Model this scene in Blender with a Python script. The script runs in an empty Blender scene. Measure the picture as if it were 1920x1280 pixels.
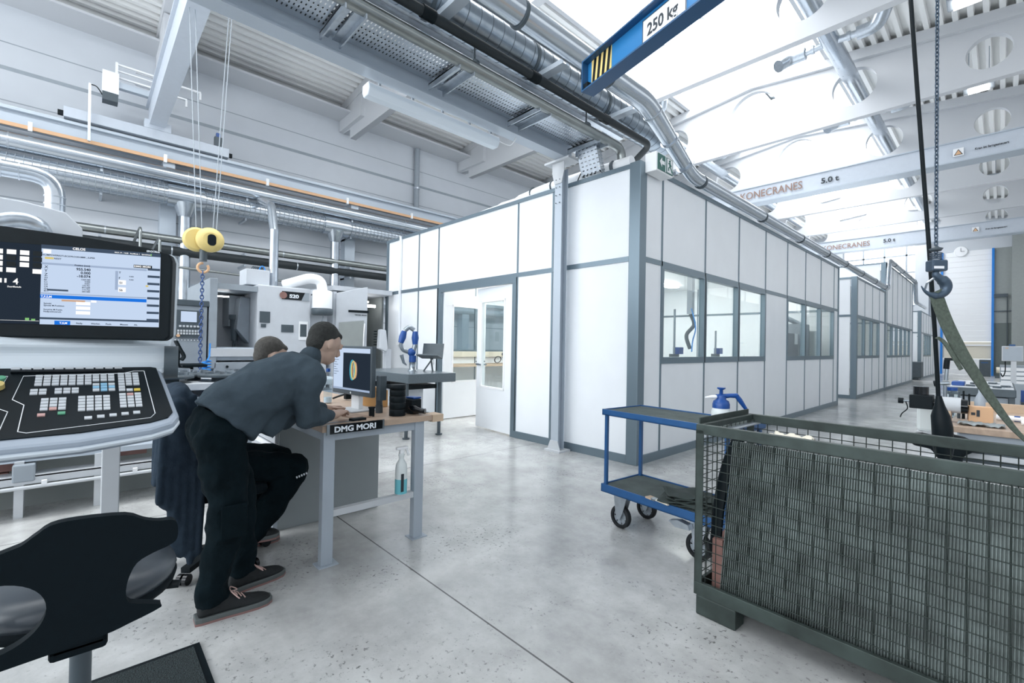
import bpy, math, random
from mathutils import Vector, Matrix
random.seed(7)
C = bpy.context.scene.collection
S = bpy.context.scene
# ---------------------------------------------------------------- camera
yaw, pit, rol = math.radians(-46.976), math.radians(0.509), math.radians(1.033)
fw = Vector((math.sin(yaw)*math.cos(pit), math.cos(yaw)*math.cos(pit), math.sin(pit)))
rt = Vector((math.cos(yaw), -math.sin(yaw), 0)); up = rt.cross(fw)
r2 = rt*math.cos(rol)+up*math.sin(rol); u2 = -rt*math.sin(rol)+up*math.cos(rol)
cd = bpy.data.cameras.new('camera'); cd.sensor_width = 36; cd.lens = 859.14/1920*36; cd.clip_start = .05; cd.clip_end = 200
cam = bpy.data.objects.new('camera', cd); C.objects.link(cam)
mw = Matrix((r2, u2, -fw)).transposed().to_4x4(); mw.translation = Vector((0, 0, 1.35)); cam.matrix_world = mw
S.camera = cam
# ---------------------------------------------------------------- world, exposure
W = bpy.data.worlds.new('daylight'); S.world = W; W.use_nodes = True
W.node_tree.nodes['Background'].inputs[0].default_value = (.92, .97, 1, 1)
W.node_tree.nodes['Background'].inputs[1].default_value = .75
S.view_settings.view_transform = 'Standard'; S.view_settings.look = 'None'
S.view_settings.gamma = 1; S.view_settings.use_curve_mapping = False
S.view_settings.exposure = .6
SKYLIGHT = 5.2; WINDOWS = 3.2; SIDE_FILL = 0.9  # last value: strength of the added fill glow on the right
# ---------------------------------------------------------------- materials
def lin(c): return tuple((x/12.92 if x <= .04045 else ((x+.055)/1.055)**2.4) for x in c)
def hx(h): return lin(tuple(int(h[i:i+2], 16)/255 for i in (0, 2, 4)))
def mat(name, col, rough=.5, metal=0, emit=0, noise=0, nscale=8, bump=0, coat=0, stretch=None, spec=None):
    m = bpy.data.materials.new(name); m.use_nodes = True
    n = m.node_tree.nodes; l = m.node_tree.links; b = n['Principled BSDF']
    c = hx(col) if isinstance(col, str) else lin(col)
    b.inputs['Base Color'].default_value = (*c, 1); b.inputs['Roughness'].default_value = rough
    b.inputs['Metallic'].default_value = metal; b.inputs['Coat Weight'].default_value = coat
    if spec is not None: b.inputs['Specular IOR Level'].default_value = spec
    if emit: b.inputs['Emission Color'].default_value = (*c, 1); b.inputs['Emission Strength'].default_value = emit
    if noise or bump:
        tc = n.new('ShaderNodeTexCoord'); nz = n.new('ShaderNodeTexNoise'); nz.inputs['Scale'].default_value = nscale; nz.inputs['Detail'].default_value = 6
        v = tc.outputs['Object']
        if stretch:
            mp = n.new('ShaderNodeMapping'); mp.inputs['Scale'].default_value = stretch; l.new(v, mp.inputs[0]); v = mp.outputs[0]
        l.new(v, nz.inputs['Vector'])
        if noise:
            r = n.new('ShaderNodeValToRGB'); l.new(nz.outputs[0], r.inputs[0])
            r.color_ramp.elements[0].position = .3; r.color_ramp.elements[1].position = .7
            r.color_ramp.elements[0].color = (*[x*(1-noise) for x in c], 1); r.color_ramp.elements[1].color = (*[min(1, x*(1+noise*.6)) for x in c], 1)
            l.new(r.outputs[0], b.inputs['Base Color'])
        if bump:
            bp = n.new('ShaderNodeBump'); bp.inputs['Strength'].default_value = bump; bp.inputs['Distance'].default_value = .02
            l.new(nz.outputs[0], bp.inputs['Height']); l.new(bp.outputs[0], b.inputs['Normal'])
    return m
def emat(name, col, s):
    m = bpy.data.materials.new(name); m.use_nodes = True; n = m.node_tree.nodes; n.remove(n['Principled BSDF'])
    e = n.new('ShaderNodeEmission'); e.inputs[0].default_value = (*lin(col), 1); e.inputs[1].default_value = s
    m.node_tree.links.new(e.outputs[0], n['Material Output'].inputs[0]); return m
def glassmat(name, tint=(.93, .97, .97), refl=1.0):
    m = bpy.data.materials.new(name); m.use_nodes = True; n = m.node_tree.nodes; l = m.node_tree.links; n.remove(n['Principled BSDF'])
    t = n.new('ShaderNodeBsdfTransparent'); t.inputs[0].default_value = (*tint, 1)
    g = n.new('ShaderNodeBsdfGlossy'); g.inputs['Roughness'].default_value = .02
    lw = n.new('ShaderNodeLayerWeight'); lw.inputs[0].default_value = .5; pw = n.new('ShaderNodeMath'); pw.operation = 'POWER'; pw.inputs[1].default_value = 4.0
    fr = n.new('ShaderNodeMath'); fr.operation = 'MULTIPLY_ADD'; fr.inputs[1].default_value = .7*refl; fr.inputs[2].default_value = .045*refl; fr.use_clamp = True; l.new(lw.outputs[1], pw.inputs[0]); l.new(pw.outputs[0], fr.inputs[0]); mx = n.new('ShaderNodeMixShader')
    l.new(fr.outputs[0], mx.inputs[0]); l.new(t.outputs[0], mx.inputs[1]); l.new(g.outputs[0], mx.inputs[2]); l.new(mx.outputs[0], n['Material Output'].inputs[0])
    return m
M_ = {}
def mk(k, *a, **kw): M_[k] = mat(k, *a, **kw); return M_[k]
mk('white_panel', 'f2f6fa', .35, noise=.02, nscale=3)
mk('wall_white', 'ccd1d7', .7, noise=.03, nscale=1.5)
mk('beam_white', 'cdd0d4', .75, noise=.02, nscale=.8)
mk('deck', 'f2f3f2', .5)
mk('soffit', 'c9ccd0', .7)
mk('profile', '75858f', .35, metal=.5)
mk('crane_grey', 'c6ced8', .4, noise=.03)
mk('rail_grey', 'b8c2cc', .4, metal=.2)
mk('galv', 'c0c8d0', .32, metal=.85, noise=.12, nscale=20)
mk('duct', 'c2cad2', .22, metal=.95, noise=.10, nscale=6, stretch=(1, .2, 1))
mk('duct_dark', '8f9aa4', .28, metal=.9, noise=.15, nscale=12)
mk('steel', '9aa3aa', .3, metal=.9, noise=.12, nscale=15)
mk('steel_pipe', '959a99', .3, metal=.85, noise=.1, nscale=9)
mk('dark_pipe', '20282c', .6)
mk('black', '0b161b', .5, noise=.15, nscale=30, spec=.2)
mk('black_gloss', '0b1116', .18)
mk('rubber', '181d20', .7)
mk('blue', '27578a', .38, noise=.06, nscale=14)
mk('crane_blue', '2a7cb8', .35, noise=.04)
mk('crane_blue_dark', '26557f', .4)
mk('bright_blue', '1c7fd6', .4)
mk('plastic_blue', '1a4c94', .35)
mk('yellow', 'd8c27c', .45)
mk('hazard_yellow', 'f0d488', .5)
mk('orange', 'dcb18a', .6)
mk('brown_text', '8f7468', .6)
mk('dark_text', '2c343c', .6)
mk('white', 'f4f6f8', .45)
mk('white_text', 'e8eef4', .5)
mk('paint_grey', 'c8ccd0', .4, noise=.03)
mk('machine', 'c9ced4', .4, noise=.03)
mk('machine_mid', '98a1a9', .4, noise=.05)
mk('machine_dark', '4a555c', .45, noise=.1)
mk('console', 'd6dfe6', .3, coat=.3)
mk('console_grey', 'a3aebb', .35)
mk('key', 'c9ced2', .5)
mk('key_blue', '8fc0dc', .5)
mk('key_red', 'c9a09a', .5)
mk('key_green', '5fa583', .5)
mk('key_yellow', 'd9c050', .5)
mk('bench_grey', 'a9b3bd', .4, noise=.03)
mk('cabinet', '98a0a2', .5, noise=.04, nscale=5)
mk('wood', 'a58b78', .5, noise=.25, nscale=6, stretch=(2, 2, 14), bump=.05)
mk('wood_top', 'b59f8c', .4, noise=.15, nscale=5, stretch=(8, 1.5, 3))
mk('wood_pale', 'cbb39a', .6, noise=.15)
mk('pallet_red', '8e6a62', .7, noise=.2)
mk('crate', '3b4643', .55, metal=.3, noise=.4, nscale=9, bump=.15)
mk('wire', '28322f', .5, metal=.4)
mk('fin', '6e7876', .42, metal=.5, noise=.5, nscale=3.5, stretch=(1.6, 1, 2.2))
mk('cardboard', 'c4955c', .7)
mk('skin', 'b79c8c', .55, noise=.06, nscale=30)
mk('hair', '2a2c2a', .8, noise=.4, nscale=60, bump=.5)
mk('hair_light', '4c4a46', .8, noise=.3, nscale=60, bump=.5)
mk('sweater', '46525b', .95, noise=.16, nscale=9, bump=.7, spec=.1)
mk('fleece', '303c48', .95, noise=.12, nscale=20, bump=.5, spec=.1)
mk('trousers', '0e1a1f', .95, noise=.3, nscale=9, bump=1.0, spec=.1)
mk('shoe', '0f1518', .7, noise=.2, nscale=50, bump=.2)
mk('sole', '5a6060', .7)
mk('sole_red', '8a6a66', .7)
mk('lace', 'd9b8b0', .8)
mk('leather', '474e55', .3, noise=.15, nscale=6)
mk('chair_black', '08141a', .75, noise=.1, nscale=60, spec=.15)
mk('carpet', '2f3a3c', .95, noise=.6, nscale=160, bump=.8)
mk('ribmat', '5a6462', .7, noise=.25, nscale=8)
mk('strap', '5c665c', .9, noise=.3, nscale=60, bump=.4)
mk('rag', '3c4644', .9, noise=.2, nscale=8)
mk('exit_green', '3f7068', .5)
mk('wall_dark', '6d7674', .7, noise=.05)
mk('wall_mid', '9aa09e', .7, noise=.04)
mk('stone', '5c666c', .25, noise=.1, nscale=60)
mk('hook_iron', '4c5c6c', .38, metal=.5, noise=.15)
mk('chain_blue', '4a5f8a', .35, metal=.6)
mk('air_blue', '2f8fe0', .4)
mk('brush_white', 'e2dccc', .6)
mk('lamp_plastic', 'dfe9f2', .3)
M_['glass'] = glassmat('glass'); M_['plastic_clear'] = glassmat('plastic_clear', (.86, .92, .95))
mk('bottle_white', 'dfe6e6', .35); mk('liquid', '6fc0cc', .2); mk('water', 'cfdde6', .1)
M_['skylight'] = emat('skylight_glazing', (.98, .99, 1), SKYLIGHT); M_['daywindow'] = emat('daylight_window', (.96, .98, 1), WINDOWS); M_['sidefill'] = emat('side_fill_glow', (.97, .985, 1), SIDE_FILL)  # last material: glow of the fill panel added on the right
M_['led'] = emat('led', (1, 1, 1), 6); M_['scr_light'] = emat('scr_light', (.80, .87, .97), .62)
M_['scr_dark'] = emat('scr_dark', (.16, .20, .25), .6); M_['scr_blue'] = emat('scr_blue', (.12, .45, .86), .7)
M_['scr_mid'] = emat('scr_mid', (.66, .73, .84), .6); M_['scr_slate'] = emat('scr_slate', (.28, .34, .42), .6)
M_['scr_white'] = emat('scr_white', (1, 1, 1), .68); M_['scr_orange'] = emat('scr_orange', (.85, .68, .55), .6); M_['scr_text'] = emat('scr_text', (.22, .27, .34), .4)
M_['scr_green'] = emat('scr_green', (.55, .8, .5), .6); M_['scr_yellow'] = emat('scr_yellow', (.9, .82, .5), .6); M_['scr_cyan'] = emat('scr_cyan', (.3, .7, .8), .6); M_['interior_lamp'] = emat('interior_lamp', (1, .99, .97), 24)
def floor_mat():
    m = bpy.data.materials.new('polished_concrete'); m.use_nodes = True; n = m.node_tree.nodes; l = m.node_tree.links; b = n['Principled BSDF']
    tc = n.new('ShaderNodeTexCoord')
    def nz(sc, det=8, rough=.6):
        x = n.new('ShaderNodeTexNoise'); x.inputs['Scale'].default_value = sc; x.inputs['Detail'].default_value = det; x.inputs['Roughness'].default_value = rough; l.new(tc.outputs['Object'], x.inputs['Vector']); return x.outputs[0]
    def ramp(i, *st):
        r = n.new('ShaderNodeValToRGB'); l.new(i, r.inputs[0]); e = r.color_ramp.elements
        e[0].position, e[0].color = st[0][0], (*[st[0][1]]*3, 1); e[1].position, e[1].color = st[1][0], (*[st[1][1]]*3, 1)
        return r.outputs[0]
    def mul(a, c, f=1):
        x = n.new('ShaderNodeMix'); x.data_type = 'RGBA'; x.blend_type = 'MULTIPLY'; x.inputs[0].default_value = f; l.new(a, x.inputs[6])
        if isinstance(c, tuple): x.inputs[7].default_value = (*c, 1)
        else: l.new(c, x.inputs[7])
        return x.outputs[2]
    big = ramp(nz(.9), (.35, .62), (.65, 1)); mid = ramp(nz(5, 10, .7), (.35, .8), (.6, 1)); sp = ramp(nz(38, 4, .7), (.36, .25), (.42, 1))
    pat = ramp(nz(1.7, 3), (.45, 0), (.62, 1))
    spm = n.new('ShaderNodeMix'); spm.data_type = 'RGBA'; l.new(pat, spm.inputs[0]); spm.inputs[6].default_value = (1, 1, 1, 1); l.new(sp, spm.inputs[7])
    c = mul(mul(mul(big, mid), spm.outputs[2], .9), lin((.82, .825, .82)))
    # joint grooves of the slab
    sx = n.new('ShaderNodeSeparateXYZ'); l.new(tc.outputs['Object'], sx.inputs[0])
    def joint(axis, off, per, w):
        a = n.new('ShaderNodeMath'); a.operation = 'ADD'; l.new(sx.outputs[axis], a.inputs[0]); a.inputs[1].default_value = 1000*per-off+per/2
        f = n.new('ShaderNodeMath'); f.operation = 'MODULO'; l.new(a.outputs[0], f.inputs[0]); f.inputs[1].default_value = per
        s = n.new('ShaderNodeMath'); s.operation = 'SUBTRACT'; l.new(f.outputs[0], s.inputs[0]); s.inputs[1].default_value = per/2
        q = n.new('ShaderNodeMath'); q.operation = 'ABSOLUTE'; l.new(s.outputs[0], q.inputs[0])
        g = n.new('ShaderNodeMath'); g.operation = 'GREATER_THAN'; l.new(q.outputs[0], g.inputs[0]); g.inputs[1].default_value = w; return g.outputs[0]
    j1 = joint(1, 1.46, 6.0, .0045); j2 = joint(0, -4.4, 6.0, .0035)
    mm = n.new('ShaderNodeMath'); mm.operation = 'MULTIPLY'; l.new(j1, mm.inputs[0]); l.new(j2, mm.inputs[1])
    jr = ramp(mm.outputs[0], (0, .22), (1, 1))
    c = mul(c, jr); l.new(c, b.inputs['Base Color'])
    rr = n.new('ShaderNodeMapRange'); l.new(nz(2.2, 6), rr.inputs[0]); rr.inputs[3].default_value = .08; rr.inputs[4].default_value = .34; l.new(rr.outputs[0], b.inputs['Roughness'])
    bp = n.new('ShaderNodeBump'); bp.inputs['Strength'].default_value = .06; bp.inputs['Distance'].default_value = .01; l.new(nz(3, 3), bp.inputs['Height']); l.new(bp.outputs[0], b.inputs['Normal'])
    b.inputs['Specular IOR Level'].default_value = .6
    return m
M_['floor'] = floor_mat()
# ---------------------------------------------------------------- helpers
OFF = {}
def tag(o, label=None, cat=None, group=None, kind=None, category=None):
    cat = cat or category
    if label: o['label'] = label
    if cat: o['category'] = cat
    if group: o['group'] = group
    if kind: o['kind'] = kind
    return o
def thing(name, label, cat, loc=(0, 0, 0), rz=0, group=None, world=True, rot=None):
    "an Empty at the thing's base; world=True: the parts' numbers are world coordinates"
    o = bpy.data.objects.new(name, None); C.objects.link(o); o.location = loc
    o.rotation_euler = rot or (0, 0, rz); o.empty_display_size = .1
    OFF[o.name] = Vector(loc) if world else Vector((0, 0, 0))
    return tag(o, label, cat, group)
def R(d): return math.radians(d)
class MB:
    def __init__(s): s.v = []; s.f = []; s.sm = []
    def add(s, vs, fs, smooth=False):
        n = len(s.v); s.v += [Vector(v) for v in vs]
        for f in fs: s.f.append([n+i for i in f]); s.sm.append(smooth)
        return s
    def bx(s, x0, x1, y0, y1, z0, z1):
        vs = [(x, y, z) for z in (z0, z1) for y in (y0, y1) for x in (x0, x1)]
        return s.add(vs, [(0, 2, 3, 1), (4, 5, 7, 6), (0, 1, 5, 4), (2, 6, 7, 3), (0, 4, 6, 2), (1, 3, 7, 5)])
    def box(s, c, d, rz=0, T=None):
        a = MB().bx(-d[0]/2, d[0]/2, -d[1]/2, d[1]/2, -d[2]/2, d[2]/2)
        X = T or Matrix.Rotation(rz, 4, 'Z')
        return s.add([X @ v + Vector(c) for v in a.v], a.f)
    def bar(s, p, q, w, h=None, upv=(0, 0, 1)):
        p = Vector(p); q = Vector(q); d = (q-p).normalized(); u = Vector(upv)
        if abs(d.dot(u)) > .98: u = Vector((1, 0, 0))
        a = d.cross(u).normalized(); b = a.cross(d); h = h or w
        vs = [e + a*i*w/2 + b*j*h/2 for e in (p, q) for i, j in ((-1, -1), (1, -1), (1, 1), (-1, 1))]
        return s.add(vs, [(0, 1, 2, 3), (7, 6, 5, 4), (0, 4, 5, 1), (1, 5, 6, 2), (2, 6, 7, 3), (3, 7, 4, 0)])
    def tube(s, pts, r, n=12, caps=True, closed=False, sq=1.0, upv=None):
        pts = [Vector(p) for p in pts]; m = len(pts); rs = r if isinstance(r, (list, tuple)) else [r]*m
        rings = []; t0 = (pts[1]-pts[0]).normalized()
        nrm = Vector(upv) if upv else (Vector((0, 0, 1)) if abs(t0.z) < .9 else Vector((1, 0, 0)))
        nrm = (nrm - t0*nrm.dot(t0)).normalized()
        for i in range(m):
            if closed: t = (pts[(i+1) % m]-pts[i-1])
            else: t = pts[min(i+1, m-1)]-pts[max(i-1, 0)]
            t = t.normalized() if t.length > 1e-9 else t0
            nrm = nrm - t*nrm.dot(t); nrm = nrm.normalized() if nrm.length > 1e-6 else t.orthogonal().normalized()
            b = t.cross(nrm)
            ra, rb = rs[i] if isinstance(rs[i], (tuple, list)) else (rs[i], rs[i]*sq)
            rings.append([pts[i]+nrm*math.cos(2*math.pi*k/n)*ra+b*math.sin(2*math.pi*k/n)*rb for k in range(n)])
        vs = [v for g in rings for v in g]; fs = []
        for i in range(m if closed else m-1):
            j = (i+1) % m
            for k in range(n): fs.append((i*n+k, i*n+(k+1) % n, j*n+(k+1) % n, j*n+k))
        s.add(vs, fs, True)
        if caps and not closed: s.add(rings[0], [tuple(range(n))[::-1]]); s.add(rings[-1], [tuple(range(n))])
        return s
    def cyl(s, p, q, r, r2=None, n=16, caps=True): return s.tube([p, q], [r, r if r2 is None else r2], n, caps)
    def ball(s, c, r, n=12, sc=(1, 1, 1), T=None):
        c = Vector(c); vs = []; m = max(4, n//2+1)
        for i in range(1, m):
            a = math.pi*i/m
            for k in range(n):
                b = 2*math.pi*k/n; vs.append(Vector((math.sin(a)*math.cos(b)*sc[0], math.sin(a)*math.sin(b)*sc[1], math.cos(a)*sc[2]))*r)
        t = len(vs); vs += [Vector((0, 0, sc[2]*r)), Vector((0, 0, -sc[2]*r))]
        fs = [(0*n+k, (k+1) % n, t) [::-1] for k in range(n)] + [((m-2)*n+k, (m-2)*n+(k+1) % n, t+1) for k in range(n)]
        fs = [f[::-1] for f in fs[:n]] + [f[::-1] for f in fs[n:]]
        for i in range(m-2):
            for k in range(n): fs.append((i*n+k, (i+1)*n+k, (i+1)*n+(k+1) % n, i*n+(k+1) % n))
        if T: vs = [T @ v for v in vs]
        return s.add([c+v for v in vs], fs, True)
    def lathe(s, prof, c=(0, 0, 0), n=24, axis='Z', T=None, caps=True):
        c = Vector(c); vs = []; fs = []
        for r, z in prof:
            for k in range(n):
                a = 2*math.pi*k/n; p = Vector((r*math.cos(a), r*math.sin(a), z))
                if axis == 'X': p = Vector((p.z, p.x, p.y))
                if axis == 'Y': p = Vector((p.y, p.z, p.x))
                vs.append((T @ p if T else p)+c)
        for i in range(len(prof)-1):
            for k in range(n): fs.append((i*n+k, i*n+(k+1) % n, (i+1)*n+(k+1) % n, (i+1)*n+k))
        s.add(vs, fs, True)
        if caps: s.add(vs[:n], [tuple(range(n))[::-1]]); s.add(vs[-n:], [tuple(range(n))])
        return s
    def prism(s, poly, o, ax, ay, th, mid=False):
        "2-D outline poly in the frame (o, ax, ay), thickness th along ax x ay"
        o = Vector(o); ax = Vector(ax); ay = Vector(ay); nn = ax.cross(ay).normalized()*th; b = o-nn/2 if mid else o
        n = len(poly); vs = [b+ax*x+ay*y for x, y in poly]+[b+nn+ax*x+ay*y for x, y in poly]
        return s.add(vs, [tuple(range(n))[::-1], tuple(range(n, 2*n))]+[(i, (i+1) % n, n+(i+1) % n, n+i) for i in range(n)])
    def T(s, X): s.v = [X @ v for v in s.v]; return s
    def merge(s, o): return s.add(o.v, o.f) if not o.sm else s._m(o)
    def _m(s, o):
        n = len(s.v); s.v += [v.copy() for v in o.v]; s.f += [[n+i for i in f] for f in o.f]; s.sm += o.sm; return s
    def build(s, name, m, parent=None, bevel=0, **kw):
        off = Vector((0, 0, 0)); p = parent
        if p is not None: off = OFF.get(p.name, off)
        me = bpy.data.meshes.new(name); me.from_pydata([tuple(v-off) for v in s.v], [], s.f); me.validate()
        if len(me.polygons) == len(s.sm): me.polygons.foreach_set('use_smooth', s.sm)
        me.materials.append(M_[m] if isinstance(m, str) else m); me.update()
        o = bpy.data.objects.new(name, me); C.objects.link(o)
        if parent is not None: o.parent = parent; OFF[o.name] = off
        if bevel:
            b = o.modifiers.new('bevel', 'BEVEL'); b.width = bevel; b.segments = 2; b.limit_method = 'ANGLE'
        tag(o, **kw); return o
def arc(c, r, a0, a1, n, u, v):
    c = Vector(c); u = Vector(u); v = Vector(v)
    return [c+u*r*math.cos(R(a0+(a1-a0)*i/n))+v*r*math.sin(R(a0+(a1-a0)*i/n)) for i in range(n+1)]
def bend(pts, r=.1, k=6):
    "round the corners of a polyline"
    P = [Vector(p) for p in pts]; out = [P[0]]
    for i in range(1, len(P)-1):
        a = (P[i-1]-P[i]); b = (P[i+1]-P[i]); d = min(r, a.length*.48, b.length*.48); p = P[i]+a.normalized()*d; q = P[i]+b.normalized()*d
        for j in range(k+1):
            t = j/k; out.append(p*(1-t)**2+P[i]*2*t*(1-t)+q*t*t)
    out.append(P[-1]); return out
def smooth(pts, k=6):
    P = [Vector(p) for p in pts]; out = []
    for i in range(len(P)-1):
        a = P[max(i-1, 0)]; b = P[i]; c = P[i+1]; d = P[min(i+2, len(P)-1)]
        for j in range(k):
            t = j/k; out.append(.5*((2*b)+(c-a)*t+(2*a-5*b+4*c-d)*t*t+(3*b-a-3*c+d)*t**3))
    out.append(P[-1]); return out
def text(body, size, o, ax, ay, m, parent=None, name='lettering', bold=.0, th=.002, align='LEFT', shear=0, sx=1.0, **kw):
    cu = bpy.data.curves.new(name, 'FONT'); cu.body = body; cu.size = size; cu.extrude = th/2; cu.offset = bold*size; cu.align_x = align; cu.shear = shear; cu.resolution_u = 3
    t = bpy.data.objects.new(name, cu); C.objects.link(t); me = bpy.data.meshes.new_from_object(t); bpy.data.objects.remove(t)
    o = Vector(o); ax = Vector(ax).normalized(); ay = Vector(ay).normalized(); az = ax.cross(ay)
    off = OFF.get(parent.name, Vector((0, 0, 0))) if parent else Vector((0, 0, 0))
    for v in me.vertices: v.co = o-off+ax*v.co.x*sx+ay*v.co.y+az*v.co.z
    me.materials.clear(); me.materials.append(M_[m]); ob = bpy.data.objects.new(name, me); C.objects.link(ob)
    if parent: ob.parent = parent; OFF[ob.name] = off
    tag(ob, **kw); return ob
def textfit(body, width, size, *a, **k):
    "lettering stretched to a given width"
    o = text(body, size, *a, **k); ax = Vector(a[1]).normalized(); c = [v.co.dot(ax) for v in o.data.vertices]; lo = min(c); f = width/(max(c)-lo)
    off = OFF.get(o.parent.name, Vector((0, 0, 0))); st = (Vector(a[0])-off).dot(ax)
    for v in o.data.vertices: v.co += ax*((v.co.dot(ax)-lo)*f+st-v.co.dot(ax))
    return o
def plate_holes(outer, holes, o, ax, ay, th, name, m, parent=None, **kw):
    "flat plate with round holes: outline and (cx, cy, rx, ry) holes"
    cu = bpy.data.curves.new(name, 'CURVE'); cu.dimensions = '2D'; cu.fill_mode = 'BOTH'; cu.extrude = th/2
    loops = [outer]+[[(cx+rx*math.cos(2*math.pi*k/40), cy+ry*math.sin(2*math.pi*k/40)) for k in range(40)] for cx, cy, rx, ry in holes]
    for lp in loops:
        sp = cu.splines.new('POLY'); sp.points.add(len(lp)-1); sp.use_cyclic_u = True
        for i, p in enumerate(lp): sp.points[i].co = (p[0], p[1], 0, 1)
    t = bpy.data.objects.new(name, cu); C.objects.link(t); me = bpy.data.meshes.new_from_object(t); bpy.data.objects.remove(t)
    o = Vector(o); ax = Vector(ax); ay = Vector(ay); az = ax.cross(ay).normalized()
    off = OFF.get(parent.name, Vector((0, 0, 0))) if parent else Vector((0, 0, 0))
    for v in me.vertices: v.co = o-off+ax*v.co.x+ay*v.co.y+az*v.co.z
    me.materials.clear(); me.materials.append(M_[m]); ob = bpy.data.objects.new(name, me); C.objects.link(ob)
    if parent: ob.parent = parent; OFF[ob.name] = off
    tag(ob, **kw); return ob
def copy_tree(o, parent=None):
    c = o.copy(); C.objects.link(c); OFF[c.name] = OFF.get(o.name, Vector((0, 0, 0)))
    if parent is not None: c.parent = parent
    for ch in [x for x in o.children]: copy_tree(ch, c)
    return c
def rr(w, h, r, n=5, x=0, y=0):
    out = []
    for cx, cy, a in ((w/2-r, h/2-r, 0), (-w/2+r, h/2-r, 90), (-w/2+r, -h/2+r, 180), (w/2-r, -h/2+r, 270)):
        for i in range(n+1): out.append((x+cx+r*math.cos(R(a+90*i/n)), y+cy+r*math.sin(R(a+90*i/n))))
    return out
def struct(mb, name, m, **k): return mb.build(name, m, None, kind='structure', **k)

def helix(x, z, r, y0, y1, pitch, n=16):
    k = int((y1-y0)/pitch*n); return [(x+r*math.cos(2*math.pi*i/n), y0+pitch*i/n, z+r*math.sin(2*math.pi*i/n)) for i in range(k+1)]
# ================================================================ the hall
XL, XR, YN, YF, RID = -15.6, 4.6, -9.0, 41.6, -5.85
def rz_(x): return 10.43-.106*abs(x-RID)
struct(MB().bx(-16, 6, -10, 46, -.1, 0), 'floor', 'floor')
struct(MB().bx(XL-.3, XL, YN, YF+.3, 0, 9.45), 'wall_left', 'wall_white')
g = MB()
for z, h in ((8.076, .012), (7.49, .045), (6.75, .012), (4.55, .012), (3.3, .012), (2.1, .012), (1.0, .012)): g.bx(XL-.01, XL+.004, YN, YF, z-h, z+h)
struct(g, 'trim_1', 'machine_mid')
struct(MB().bx(XL, XL+.9, YN, YF, 8.93, 8.99), 'trim_2', 'soffit')
# far wall with gate opening, dark lower band at the right
f = MB().bx(XL, -8.2, YF, YF+.3, 0, 10.6).bx(-8.2, -3.4, YF, YF+.3, 0, 4.6).bx(-8.2, -3.4, YF, YF+.3, 9.4, 10.6).bx(-3.4, -2.8, YF, YF+.3, 0, 10.6).bx(-2.8, -.45, YF, YF+.3, 8.0, 10.6)
struct(f, 'wall_far', 'wall_white')
struct(MB().bx(-.45, XR, YF, YF+.3, 3.3, 8.0), 'wall_back', 'wall_mid')
struct(MB().bx(-.45, XR, YF, YF+.3, 0, 3.3), 'wall_backlower', 'wall_dark')
struct(MB().bx(-.45, XR, YF, YF+.3, 8.0, 10.6), 'wall_backupper', 'wall_white')
struct(MB().bx(.35, 1.15, YF-.5, YF, 0, 9.5), 'trim_3', 'wall_mid')
struct(MB().bx(-4.1, -3.4, YF-.5, YF, 0, 9.5), 'trim_4', 'wall_white')
w = MB().bx(-8.2, -3.4, YF+.1, YF+.12, 4.6, 9.4); struct(w, 'window_3', 'daywindow')
w = MB()
for x in (-8.2, -7.0, -5.8, -4.6, -3.45): w.bx(x-.05, x+.05, YF-.02, YF+.09, 4.6, 9.4)
for z in (4.6, 5.8, 6.9, 8.1, 9.4): w.bx(-8.2, -3.4, YF-.02, YF+.09, z-.05, z+.05)
struct(w, 'trim_5', 'machine_mid')
# tall folding gate
gt = tag(thing('roll_door', 'tall white sectional door in the blue frame at the far end', 'door', (-1.7, YF, 0)), kind='structure')
m = MB()
for i in range(17): m.bx(-2.78, -.5, YF+.02, YF+.1, 2.15+i*.345, 2.15+i*.345+.335)
m.build('door_panel', 'white', gt)
m = MB()
for i in range(3): m.bx(-2.78, -.5, YF-.02, YF+.06, .02+i*.34, .02+i*.34+.33)
m.build('door_panel', 'white', gt)
MB().bx(-2.78, -.5, YF, YF+.1, 1.05, 2.1).build('vision_panel', 'brush_white', gt)
MB().bx(-2.78, -.5, YF-.06, YF+.02, 1.86, 1.95).build('door_rail', 'white', gt)
for x in (-2.84, -.5): MB().bx(x, x+.11, YF-.12, YF, 0, 8.0).build('door_post', 'bright_blue', gt)
# roof deck: trapezoid ribs along the hall, the glazed strip at the ridge left open
def deck(x0, x1):
    m = MB(); n = int(abs(x1-x0)/.27); pts = []
    for i in range(n):
        a = x0+(x1-x0)*i/n; w = (x1-x0)/n
        for u, dz in ((0, 0), (.38, 0), (.46, .16), (.92, .16)): pts.append((a+w*u, rz_(a+w*u)+dz))
    pts.append((x1, rz_(x1)))
    vs = [(x, y, z) for y in (YN, YF) for x, z in pts]; k = len(pts)
    m.add(vs, [(i, i+1, k+i+1, k+i) for i in range(k-1)]); return m
m = deck(-15.6, -8.0); m._m(deck(-3.7, XR)); struct(m, 'ceiling', 'deck')
MBs = MB()
for sx, a, b in ((1, -8.0, RID), (-1, RID, -3.7)):
    MBs.add([(a, YN, rz_(a)+.35), (b, YN, rz_(b)+.35), (b, YF, rz_(b)+.35), (a, YF, rz_(a)+.35)], [(0, 1, 2, 3)])
struct(MBs, 'window_1', 'skylight')
m = MB()
for x in (-8.02, -3.68): m.bx(x-.06, x+.06, YN, YF, rz_(x)-.02, rz_(x)+.4)
struct(m, 'trim_6', 'beam_white')
m = MB(); y = YN
while y < YF: m.bx(-8, -3.7, y-.02, y+.02, 10.62, 10.66); y += 1.25
struct(m, 'trim_7', 'white')
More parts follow.
